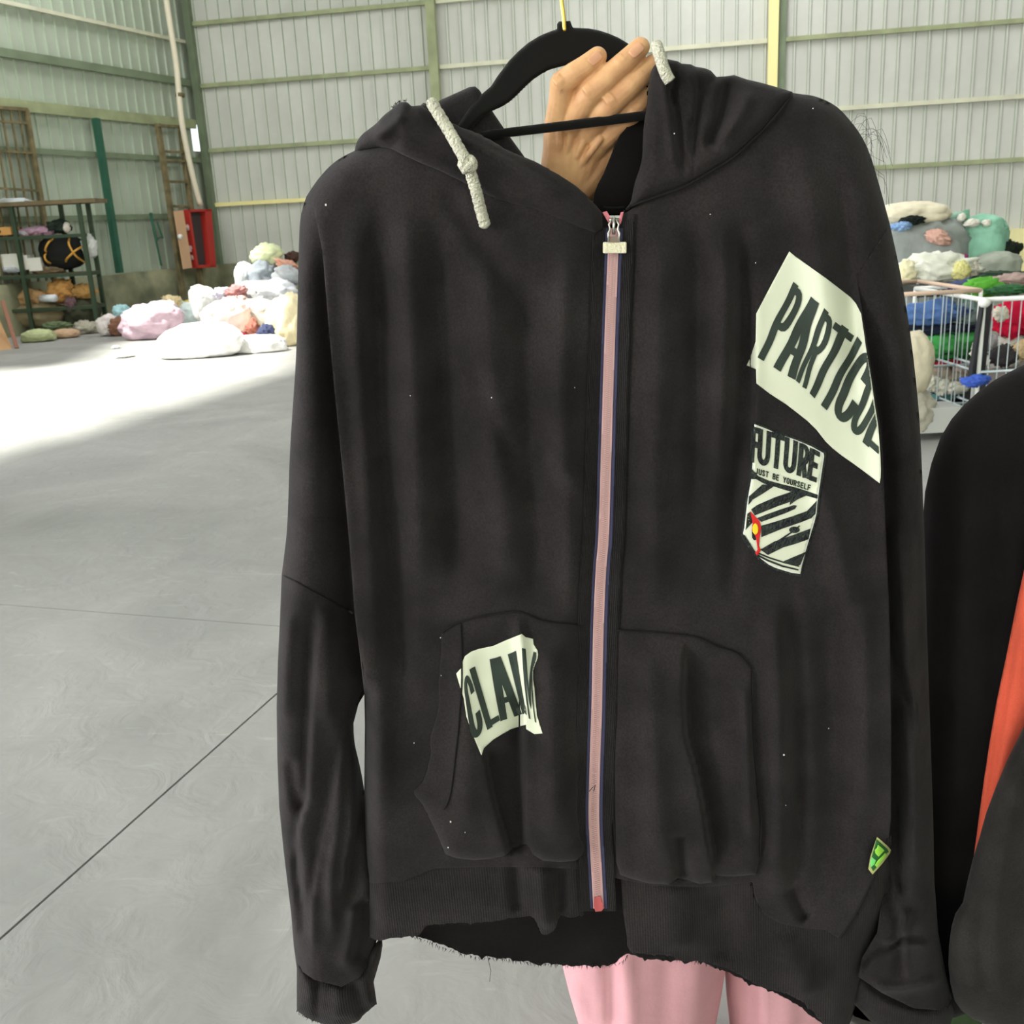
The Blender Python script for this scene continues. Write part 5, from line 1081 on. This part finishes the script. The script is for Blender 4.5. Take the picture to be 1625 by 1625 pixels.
lump('cloth', 'mustard cloth strip beside the clear bag', 'cloth', 306, 486, 26, 14, dep(290, 526) + .9, (196, 178, 98), GL_, tilt=-30, crump=.3, dr=.6, sub=3)
lump('sack', 'light grey upright sack high in the heap', 'sack', 390, 444, 32, 52, dS + 3.4, (184, 188, 190), GL_, crump=.12, fold=.12, dr=.9, ground=True)
lump('sack', 'dark grey sack high in the heap', 'sack', 419, 440, 44, 54, dS + 3.2, (134, 142, 148), GL_, crump=.16, fold=.14, dr=.8, ground=True)
lump('clothes_bag', 'pale green bag on the very top of the heap', 'bag', 425, 405, 48, 34, dS + 3.3, (198, 206, 164), GL_, crump=.22, fold=.16, dr=.8)
lump('cloth', 'peach cloth near the top of the heap', 'cloth', 456, 421, 32, 14, dS + 3.1, (206, 156, 134), GL_, tilt=-22, crump=.3, dr=.7, sub=3)
lump('cloth', 'dark brown cloth at the top by the sleeve edge', 'cloth', 464, 408, 20, 16, dS + 3.4, (74, 54, 44), GL_, crump=.3, dr=.8, sub=3)
lump('clothes_bag', 'crumpled white plastic bag below the dark grey sack', 'bag', 440, 465, 62, 36, dS + 2.5, (214, 218, 222), GL_, crump=.28, fold=.22, dr=.8)
lump('clothes_bag', 'silver-grey bag of clothes at the right of the heap', 'bag', 455, 440, 40, 34, dS + 2.9, (168, 172, 174), GL_, crump=.24, fold=.2, dr=.8)
lump('cloth', 'dull red cloth in the middle of the heap', 'cloth', 376, 463, 30, 18, dS + 2.3, (168, 118, 116), GL_, crump=.35, dr=.8, sub=3)
lump('cloth', 'lavender-white cloth beside the rolled sack', 'cloth', 352, 466, 26, 18, dS + 2.5, (196, 194, 208), GL_, crump=.35, dr=.8, sub=3)
lump('cloth', 'dusty pink cloth under the dull red one', 'cloth', 372, 480, 40, 18, dS + 2.0, (198, 168, 160), GL_, crump=.3, dr=.8, sub=3)
lump('sack', 'grey sack mostly buried at the bottom of the heap', 'sack', 410, 478, 110, 60, dS + 2.8, (150, 150, 148), GL_, crump=.12, dr=.8, ground=True)
lump('rag', 'white scrap of cloth on the bare floor', 'rag', 198, 565, 28, 10, dep(198, 567), (236, 236, 230), None, crump=.2, dr=1.0, sub=3)
lump('rag', 'small pale grey scrap on the floor, behind the white scrap', 'rag', 184, 552, 13, 7, dep(184, 553), (204, 214, 214), None, crump=.2, dr=1.0, sub=3)
hp = lump('rubble_heap', 'grey heap of sand and rubble against the low ledge', 'rubble', 176, 476, 150, 84, dep(180, 486) - .2, (158, 156, 134), None, crump=.3, fold=.2, dr=.7, sub=4); hp['kind'] = 'stuff'
hp = lump('rubble_heap', 'small rubble mound at the foot of the corner ladder', 'rubble', 268, 470, 100, 44, dep(268, 487), (140, 138, 108), None, crump=.3, fold=.2, dr=.7, sub=4); hp['kind'] = 'stuff'

# ------------------------------------------------------------------ shelf rack on the left
A_ = Vector(Z(54, 532)); B_ = Vector(Z(157, 526.5)); ex = (B_ - A_).normalized(); ey = Vector((-ex.y, ex.x, 0)); zt = V(129, 322, B_.y)[2]; DP = .46
ex2 = ex
def shp(t, dd, z): q = A_ + ex * t + ey * dd; return Vector((q.x, q.y, z))
LN = (B_ - A_).length; T0 = -.75
rk3 = thing('shelf_rack', 'dark green steel-angle shelf rack loaded with bundles', 'shelf', (A_.x, A_.y, 0)); M_DGS = mat('dark_green_steel', (48, 66, 46), .6); M_BRD = mat('brown_shelf_board', (112, 98, 72), .8, var=.2, vscale=5)
for t, dd in ((T0, 0), (0.0, 0), (LN, 0), (T0, DP), (LN * .56, DP), (LN * .98, DP)):
    if 1: MB().bar(shp(t, dd, 0), shp(t, dd, zt), .06, .06, (1, 0, 0)).build('post', M_DGS, rk3)
def zrow(y): return V(150, y, B_.y)[2]
ZR = [zrow(372), zrow(434), zrow(487)]
for z in ZR:
    for dd in (0, DP): MB().bar(shp(T0, dd, z), shp(LN, dd, z), .035, .05).build('shelf_beam', M_DGS, rk3)
    for t in (T0, LN): MB().bar(shp(t, 0, z), shp(t, DP, z), .035, .05).build('shelf_beam', M_DGS, rk3)
for z in ZR[1:]: MB().box(shp((T0 + LN) / 2, DP / 2, z + .02), (LN - T0, DP, .02), (tuple(ex), tuple(ey), (0, 0, 1))).build('shelf_board', M_BRD, rk3)
MB().box(shp((T0 + LN) / 2 - .3, DP / 2, ZR[0] + .02), (LN - T0 - .7, DP, .02), (tuple(ex), tuple(ey), (0, 0, 1))).build('shelf_board', M_BRD, rk3)
MB().box(shp((T0 + LN) / 2 + .1, DP / 2, zt + .03), (LN - T0 + .35, DP + .1, .06), (tuple(ex), tuple(ey), (0, 0, 1))).build('top_board', M_BRD, rk3)
d3 = A_.y
pap = MB(); r = random.Random(3)
for k in range(5): pap.box(Vector(V(22, 321, d3 + .22)) + Vector((r.uniform(-.04, .04), 0, .012 * k)), (.52 - .05 * k, .40, .010), ((math.cos(k * .1), math.sin(k * .1), 0), (-math.sin(k * .1), math.cos(k * .1), 0), (0, 0, 1)))
tag(pap.build('paper_stack', mat('white_paper', (214, 220, 222), .7)), 'loose stack of white papers on the top board of the shelf rack', 'papers', GS_)
ob = MB().box(V(6, 367, d3 + .24), (.36, .3, .12)).build('orange_box', mat('orange_card', (226, 170, 100), .7)); tag(ob, 'flat orange box at the left frame edge on the upper shelf', 'box', GS_)
def pot(*a, **k): return lump(*a, **k)
lump('cloth', 'folded lilac-pink cloth on the upper shelf', 'cloth', 66, 367, 52, 14, d3 + .24, (204, 168, 188), GS_, crump=.15, dr=.6, sub=3)
lump('cloth', 'white folded cloth on the upper shelf, left of the lilac one', 'cloth', 39, 370, 18, 8, d3 + .20, (222, 216, 226), GS_, crump=.15, dr=.8, sub=3)
lump('cloth', 'dark green cloth lying on the round black bundle', 'cloth', 93, 360, 34, 17, d3 + .22, (42, 54, 46), GS_, crump=.3, dr=.8, sub=3)
lump('cloth', 'white bit of cloth beside the dark green cloth', 'cloth', 106, 361, 10, 14, d3 + .14, (224, 218, 206), GS_, crump=.3, dr=.8, sub=3)
# round black bundle tied with orange tape
bb = thing('tape_tied_bundle', 'round black plastic bundle with an orange tape cross on the middle shelf', 'bundle', V(102, 426, d3 + .24))
cB = Vector(V(103, 400, d3 + .24)); sB = float((np.array(cB) - CAM) @ fwd) / F
lump('', '', '', 100, 400, 74, 54, d3 + .24, (28, 30, 28), crump=.06, fold=.04, dr=.55, fine=.0, parent=bb, partname='black_bundle')
M_TAPE = mat('orange_tape', (196, 146, 60), .6)
def tape(p0, p1, bulge=.30): a = Vector(V(*p0, d3 + .24 - bulge * .55)); b = Vector(V(*p1, d3 + .24 - bulge * .55)); m_ = (a + b) / 2 + Vector((0, -.10, 0)); P = smoothline([a + Vector((0, .12, 0)), (a + m_) / 2 + Vector((0, -.02, 0)), m_, (b + m_) / 2 + Vector((0, -.02, 0)), b + Vector((0, .12, 0))], 14); q = MB().tube(P, .016, 6).build('tape_band', M_TAPE, bb, True)
tape((106, 376), (130, 417)); tape((133, 388), (100, 420)); tape((84, 377), (72, 404)); tape((72, 400), (80, 420))
lump('plastic_bag', 'white plastic bag hanging at the right side of the black bundle', 'bag', 142, 392, 24, 34, d3 + .20, (198, 202, 196), GS_, crump=.25, fold=.2, dr=.6, sub=3)
M_WB = mat('white_carton', (224, 222, 212), .7)
for (px, py, w, h, lab) in ((21, 415, 26, 24, 'white carton at the left on the middle shelf, leftmost of three'), (42, 416, 16, 22, 'white carton in the middle of the three on the shelf'), (61, 419, 20, 20, 'white carton next to the black bundle, rightmost of three')):
    c = Vector(V(px, py, d3 + .20)); s_ = float((np.array(c) - CAM) @ fwd) / F
    tag(MB().box(c, (w * s_, .28, h * s_), (tuple(ex), tuple(ey), (0, 0, 1))).build('carton', M_WB), lab, 'box', GS_)
lump('cloth', 'pale folded sheet in front of the white cartons', 'cloth', 18, 427, 40, 9, d3 + .12, (196, 200, 206), GS_, crump=.12, dr=.4, sub=3)
lump('cloth', 'brown-grey cloth between cartons and bundle', 'cloth', 78, 429, 44, 13, d3 + .2, (128, 112, 88), GS_, crump=.2, dr=.5, sub=3)
lump('cloth', 'orange-brown cloth on the lower shelf below the black bundle', 'cloth', 98, 462, 36, 34, d3 + .22, (202, 150, 88), GS_, crump=.3, fold=.2, dr=.7, sub=3)
lump('cloth', 'tan cloth at the right end of the lower shelf', 'cloth', 132, 463, 36, 20, d3 + .22, (184, 142, 84), GS_, crump=.2, dr=.6, sub=3)
lump('cloth', 'orange cloth lying behind the white roll', 'cloth', 52, 472, 44, 22, d3 + .24, (196, 158, 112), GS_, crump=.25, dr=.6, sub=3)
lump('cloth', 'pale grey cloth at the left of the lower shelf', 'cloth', 20, 476, 34, 18, d3 + .24, (166, 168, 156), GS_, crump=.25, dr=.6, sub=3)
a = Vector(V(62, 474, d3 + .2)); b = Vector(V(87, 473, d3 - .02)); ro = MB(); ro.tube([a, b], .058, 14); tag(ro.build('paper_roll', mat('white_roll', (216, 220, 224), .6), smooth=True), 'white paper roll lying on the lower shelf', 'roll', GS_)
lump('sack', 'dark bulging bag at the right foot of the shelf rack', 'bag', 130, 496, 54, 44, d3 + .22, (64, 66, 50), GS_, crump=.2, dr=.7)
lump('cloth', 'pink and black cloth on the dark bag', 'cloth', 113, 484, 16, 24, d3 + .1, (110, 84, 88), GS_, crump=.3, dr=.8, sub=3)
lump('sack', 'brown cardboard-coloured sack filling the bottom of the shelf rack', 'sack', 60, 500, 90, 38, d3 + .24, (136, 124, 94), GS_, crump=.08, dr=.5)
lump('sack', 'pale green woven sack on the floor in front of the shelf rack', 'sack', 62, 534, 52, 22, dep(62, 544) + .2, (176, 184, 138), None, crump=.15, fold=.12, dr=.7)
lump('cardboard', 'flattened tan cardboard on the floor beside the pale green sack', 'cardboard', 104, 530, 42, 16, dep(104, 538) + .2, (188, 158, 128), None, crump=.08, fold=.04, dr=.8, sub=3)
lump('cloth', 'green cloth on the tan cardboard', 'cloth', 90, 517, 40, 12, dep(104, 538) + .5, (104, 118, 86), None, crump=.25, dr=.6, sub=3)
lump('cloth', 'grey cloth heap between the shelf rack and the white bag', 'cloth', 138, 522, 40, 22, dep(138, 532) + .3, (170, 166, 148), None, crump=.2, dr=.7, sub=3)
M_PLY = mat('plywood_tan', (178, 140, 98), .8, var=.2, vscale=3)
ly = thing('leaning_board', 'tan board leaning at the left frame edge in front of the shelf rack', 'board', Z(20, 556))
def boardq(pts, t, m, name, parent): q = [Vector(p) for p in pts]; n_ = (q[1] - q[0]).cross(q[3] - q[0]).normalized(); v = q + [p + n_ * t for p in q]; MB().add(v, [(0, 1, 2, 3), (7, 6, 5, 4), (0, 4, 5, 1), (1, 5, 6, 2), (2, 6, 7, 3), (3, 7, 4, 0)]).build(name, m, parent)
dL_ = dep(20, 556); boardq([V(-70, 440, dL_ + .9), V(-18, 470, dL_ + .8), Z(20, 553), Z(-70, 568)], .03, M_PLY, 'board', ly)
st_ = thing('wooden_stick', 'reddish stick leaning beside the tan board', 'stick', Z(28, 552)); MB().bar(V(4, 478, dL_ + .7), Z(27, 553), .05, .04).build('stick', mat('reddish_wood', (132, 92, 74), .8), st_)
wp = thing('wooden_post', 'pale timber post standing behind the shelf rack', 'post', Z(8, 520)); MB().bar(Vector(V(-4, 262, d3 + 1.4)), Vector(V(30, 500, d3 + 1.4)), .12, .08).build('post', mat('pale_timber', (214, 188, 148), .8), wp)

# ------------------------------------------------------------------ wire carts and bags on the right
M_RAIL = mat('salmon_rail', (206, 180, 158), .6); M_WHITEP = mat('white_coated_wire', (222, 224, 218), .5); M_WIRE = mat('galvanized_wire', (190, 202, 204), .4, metal=.3)
M_DKP = mat('dark_panel', (44, 46, 50), .8)
def cart(name, label, x0, x1, yt, yb, depth, deep, mrail, cx=()):
    P00 = Vector(V(x0, yt, depth)); P10 = Vector(V(x1, yt, depth)); zt_ = P00.z; P10.z = zt_
    t = thing(name, label, 'cart', (P00.x, P00.y, 0), 'wire carts of clothes'); e = (P10 - P00).normalized(); g = Vector((-e.y, e.x, 0))
    cs = [P00, P10, P10 + g * deep, P00 + g * deep]
    for i in range(4): MB().tube([cs[i], cs[(i + 1) % 4]], .014, 8).build('rail', mrail, t, True)
    for c in cs: MB().tube([c, Vector((c.x, c.y, .10))], .013, 8).build('post', M_WHITEP, t, True)
    for z in (.40, .16):
        for i in range(4): a, b = cs[i].copy(), cs[(i + 1) % 4].copy(); a.z = b.z = z; MB().tube([a, b], .008, 6).build('lower_rail', M_WIRE, t, True)
    base = [Vector((c.x, c.y, .13)) for c in cs]; MB().add(base + [b + Vector((0, 0, .02)) for b in base], [(3, 2, 1, 0), (4, 5, 6, 7), (0, 1, 5, 4), (1, 2, 6, 5), (2, 3, 7, 6), (3, 0, 4, 7)]).build('base_tray', M_DKP, t)
    w = MB()
    for i in (0, 1, 3):
        a, b = cs[i], cs[(i + 1) % 4]; n = max(2, int((b - a).length / (.052 if i == 0 else .16)))
        for k in range(1, n): q = a.lerp(b, k / n); w.tube([q, Vector((q.x, q.y, .15))], .0035, 5, False)
    w.build('wire_grid', M_WIRE, t)['kind'] = 'stuff'
    for c in cs:
        q = MB(); q.tube([Vector((c.x - .015, c.y, .05)), Vector((c.x + .015, c.y, .05))], .05, 14); q.build('caster', M_DKP, t, True)
    return t, cs
c1, cs1 = cart('wire_cart', 'wire mesh cart with a salmon top rail, nearest the hoodie sleeve', 1380, 1556, 470, 690, 6.2, .95, M_RAIL)
c2_, cs2 = cart('wire_cart', 'white-railed wire cart at the right frame edge', 1562, 1800, 476, 700, 5.9, 1.0, M_WHITEP)
q = [Vector(V(1560, 482, 5.86)), Vector(V(1575, 482, 6.05)), Vector(V(1562, 604, 6.05)), Vector(V(1540, 604, 5.86))]
boardq(q, .02, M_DKP, 'dark_side_panel', c2_)
for (px, py) in ((1562, 480),): q = MB(); ball(q, V(px, py, 5.85), (.035, .035, .03), 12); q.build('corner_joint', M_WHITEP, c2_, True)
L6 = 6.55
for a in (('jeans', 'blue denim folded at the top of the salmon-railed cart', 'jeans', 1480, 497, 100, 36, L6, (84, 116, 168)), ('cloth', 'blue-grey cloth at the right of the denim', 'cloth', 1541, 498, 34, 36, L6, (110, 128, 124)),
          ('cloth', 'black-navy cloth below the blue denim', 'cloth', 1494, 522, 110, 16, L6 + .02, (34, 42, 58)), ('cloth', 'bright green cloth across the middle of the salmon-railed cart', 'cloth', 1496, 546, 120, 40, L6, (64, 148, 74)),
          ('cloth', 'dark green cloth under the bright green one', 'cloth', 1486, 563, 80, 18, L6, (42, 108, 62)), ('cloth', 'red cloth showing under the green ones', 'cloth', 1505, 573, 40, 12, L6 - .02, (204, 40, 60)),
          ('cloth', 'pinkish white cloth right of the red one', 'cloth', 1528, 572, 36, 44, L6 + .05, (212, 194, 178)), ('cloth', 'beige-grey cloth low in the salmon-railed cart', 'cloth', 1498, 598, 90, 40, L6 + .1, (164, 152, 132)),
          ('cloth', 'white rolled cloth low in the cart, left', 'cloth', 1479, 610, 20, 22, L6 - .15, (226, 224, 204)), ('cloth', 'white rolled cloth low in the cart, centre', 'cloth', 1495, 614, 20, 24, L6 - .15, (232, 230, 212)), ('cloth', 'white rolled cloth low in the cart, right', 'cloth', 1516, 616, 36, 18, L6 - .15, (228, 224, 208)),
          ('cloth', 'teal cloth at the bottom of the cart', 'cloth', 1492, 631, 60, 10, L6 - .1, (84, 134, 134))):
    lump(*a, group=GC_, crump=.22, fold=.16, dr=.42, sub=3)
lump('sack', 'cream sack standing between the hoodie sleeve and the cart', 'sack', 1447, 578, 64, 98, 5.95, (204, 196, 170), GR_, crump=.06, fold=.04, dr=.55)
lump('clothes_bag', 'clear bag of pale clothes on the floor under the cream sack', 'bag', 1448, 652, 70, 70, 5.95, (176, 172, 156), GR_, crump=.16, fold=.14, dr=.55, ground=True)
bx_ = MB().box(V(1478, 662, 6.0), (.26, .2, .15)).build('carton', mat('grey_carton', (176, 178, 172), .8)); tag(bx_, 'pale grey carton on the floor under the cart', 'box')
lump('bottle', 'yellow and green bundle on the floor by the grey carton', 'bundle', 1463, 664, 12, 26, dep(1463, 676) + .03, (206, 206, 70), None, crump=.1, dr=.9, sub=3)
L7 = 6.35
for a in (('cloth', 'crimson fleece on top of the white-railed cart', 'cloth', 1612, 506, 64, 52, L7, (196, 20, 58)), ('cloth', 'white fluffy cloth under the crimson fleece', 'cloth', 1585, 560, 70, 46, L7, (224, 218, 208)),
          ('cloth', 'charcoal cloth patch in the white fluffy cloth', 'cloth', 1592, 564, 34, 30, L7 - .25, (62, 58, 60)), ('cloth', 'tan cloth at the right edge of the white-railed cart', 'cloth', 1622, 556, 28, 26, L7 - .2, (204, 178, 138)),
          ('cloth', 'grey cloth left of the white fluffy cloth', 'cloth', 1572, 544, 20, 22, L7 - .1, (150, 146, 146)), ('cloth', 'white cloth scrap beside the crimson fleece', 'cloth', 1588, 498, 22, 20, L7 - .25, (214, 208, 190)), ('cloth', 'bright blue cloth just above the black jacket shoulder', 'cloth', 1548, 604, 42, 16, 5.75, (62, 92, 178))):
    lump(*a, group=GC_, crump=.26, fold=.2, dr=.5, sub=4)
lump('clothes_heap', 'mixed grey clothes filling the white-railed cart', 'clothes', 1660, 600, 180, 130, 6.45, (140, 132, 128), GC_, crump=.15, dr=.4)
D7 = 7.9
lump('clothes_bag', 'long cream bag lying on the very top of the right heap', 'bag', 1446, 340, 110, 36, D7, (222, 214, 188), GR_, crump=.16, fold=.08, dr=.6)
lump('sack', 'big grey quilted sack under the cream bag', 'sack', 1462, 388, 136, 84, D7, (150, 156, 152), GR_, crump=.08, fold=.14, dr=.55, ground=True)
lump('cloth', 'peach cloth lying on the grey quilted sack', 'cloth', 1489, 376, 34, 20, D7 - .20, (210, 168, 152), GR_, crump=.25, dr=.5, sub=3, tilt=-18)
lump('cloth', 'black cloth below the cream bag', 'cloth', 1447, 350, 34, 12, D7 - .17, (26, 34, 30), GR_, crump=.2, dr=.5, sub=3)
lump('cloth', 'light blue cloth at the sleeve side of the grey sack', 'cloth', 1430, 359, 30, 12, D7 - .19, (136, 168, 208), GR_, crump=.2, dr=.5, sub=3)
mb_ = lump('clothes_bag', 'mint green tied bag at the right of the heap', 'bag', 1558, 374, 76, 62, D7, (142, 194, 168), GR_, crump=.12, fold=.12, dr=.6, neck=(1535, 348, 9), ground=True)
lump('clothes_bag', 'pale mint bag between the cream bag and the tied mint bag', 'bag', 1512, 352, 46, 32, D7 + .2, (160, 194, 176), GR_, crump=.2, dr=.7, sub=3)
for (px, py, w, h, lab) in ((1526, 345, 12, 12, 'white knotted cloth end on the mint bags, leftmost'), (1543, 354, 24, 12, 'white knotted cloth in the middle on top of the mint bag'), (1565, 354, 14, 10, 'white knotted cloth on the right of the mint bag')): lump('knotted_cloth', lab, 'cloth', px, py, w, h, D7 - .10, (230, 228, 214), GR_, crump=.25, dr=.7, sub=3)
lump('cloth', 'white crumpled sheet over the dark crate', 'cloth', 1486, 430, 110, 50, D7 - .6, (226, 228, 212), GR_, crump=.2, fold=.22, dr=.4)
lump('cloth', 'cream-yellow sheet end at the left of the white sheet', 'cloth', 1440, 436, 30, 36, D7 - .65, (222, 216, 178), GR_, crump=.25, fold=.2, dr=.5, sub=3)
lump('cloth', 'pale yellow cloth at the right of the white sheet', 'cloth', 1525, 430, 26, 26, D7 - .70, (222, 218, 146), GR_, crump=.15, dr=.5, sub=3)
lump('cloth', 'white cloth tip right of the pale yellow cloth', 'cloth', 1543, 430, 22, 32, D7 - .6, (212, 204, 190), GR_, crump=.2, dr=.5, sub=3)
lump('sack', 'grey stuffed sack below the mint bag', 'sack', 1584, 420, 70, 40, D7 - .2, (158, 164, 150), GR_, crump=.1, dr=.6, ground=True)
lump('cloth', 'black cloth behind the grey stuffed sack', 'cloth', 1596, 396, 40, 24, D7, (28, 38, 28), GR_, crump=.3, dr=.5, sub=3)
lump('cloth', 'magenta cloth knot under the mint bag', 'cloth', 1529, 409, 12, 10, D7 - .2, (160, 62, 120), GR_, crump=.3, dr=.6, sub=3)
cr_ = MB(); c = Vector(V(1482, 458, D7 - .75)); cr_.box(c, (.42, .40, .075)); tag(cr_.build('crate', mat('dark_crate', (58, 60, 56), .7)), 'dark flat crate under the white sheet', 'crate')
lump('cloth', 'slate blue cloth right of the dark crate', 'cloth', 1534, 456, 44, 24, D7 - 1.1, (72, 82, 116), GR_, crump=.25, dr=.5, sub=3)
lump('cloth', 'bright green striped cloth hanging over the salmon rail', 'cloth', 1558, 458, 62, 28, D7 - 1.3, (92, 166, 58), GR_, crump=.25, fold=.24, dr=.4, sub=4)
lump('cloth', 'dark green cloth above the white rail', 'cloth', 1600, 460, 60, 14, D7 - 1.4, (56, 104, 66), GR_, crump=.25, fold=.2, dr=.5, sub=3)
lump('cloth', 'dusty pink cloth above the dark green one', 'cloth', 1606, 446, 60, 20, D7 - 1.0, (168, 146, 138), GR_, crump=.2, dr=.5, sub=3)
lump('cloth', 'black-green cloth strip under the grey stuffed sack', 'cloth', 1592, 438, 80, 14, D7 - .7, (46, 66, 50), GR_, crump=.2, dr=.5, sub=3)
# the heap the upper bags rest on
for (px, py, w, h, dd, rgb, lab) in ((1480, 520, 170, 120, D7 + .2, (132, 138, 128), 'grey-green stuffed sack deep behind the salmon-railed cart'), (1590, 500, 160, 110, D7 + .1, (150, 146, 134), 'taupe stuffed sack deep behind the white-railed cart'), (1400, 470, 120, 120, D7 + .1, (160, 158, 148), 'pale grey stuffed sack behind the hoodie sleeve'), (1500, 600, 240, 130, D7 + .2, (120, 118, 108), 'brown-grey stuffed sack at the bottom behind the carts')):
    lump('sack', lab, 'sack', px, py, w, h, dd, rgb, GR_, crump=.08, dr=.45)
# bags on the floor between the two garments
lump('sack', 'cream sack on the floor below the gathered sleeve cuff', 'sack', 1368, 1655, 90, 170, 1.52, (232, 218, 180), None, crump=.05, fold=.04, dr=.7)
lump('sack', 'dark green bag on the floor below the jacket hem', 'sack', 1560, 1690, 150, 170, 1.40, (44, 62, 34), None, crump=.06, fold=.05, dr=.6)

# unseen bale added left of the picture to shade the floor
lump('shade_bale', 'unseen bale of clothes added left of the view to shade the floor', 'bale', -470, 700, 430, 560, 4.9, (150, 146, 136), None, crump=.06, fold=.06, dr=.62, box=5, ground=True)
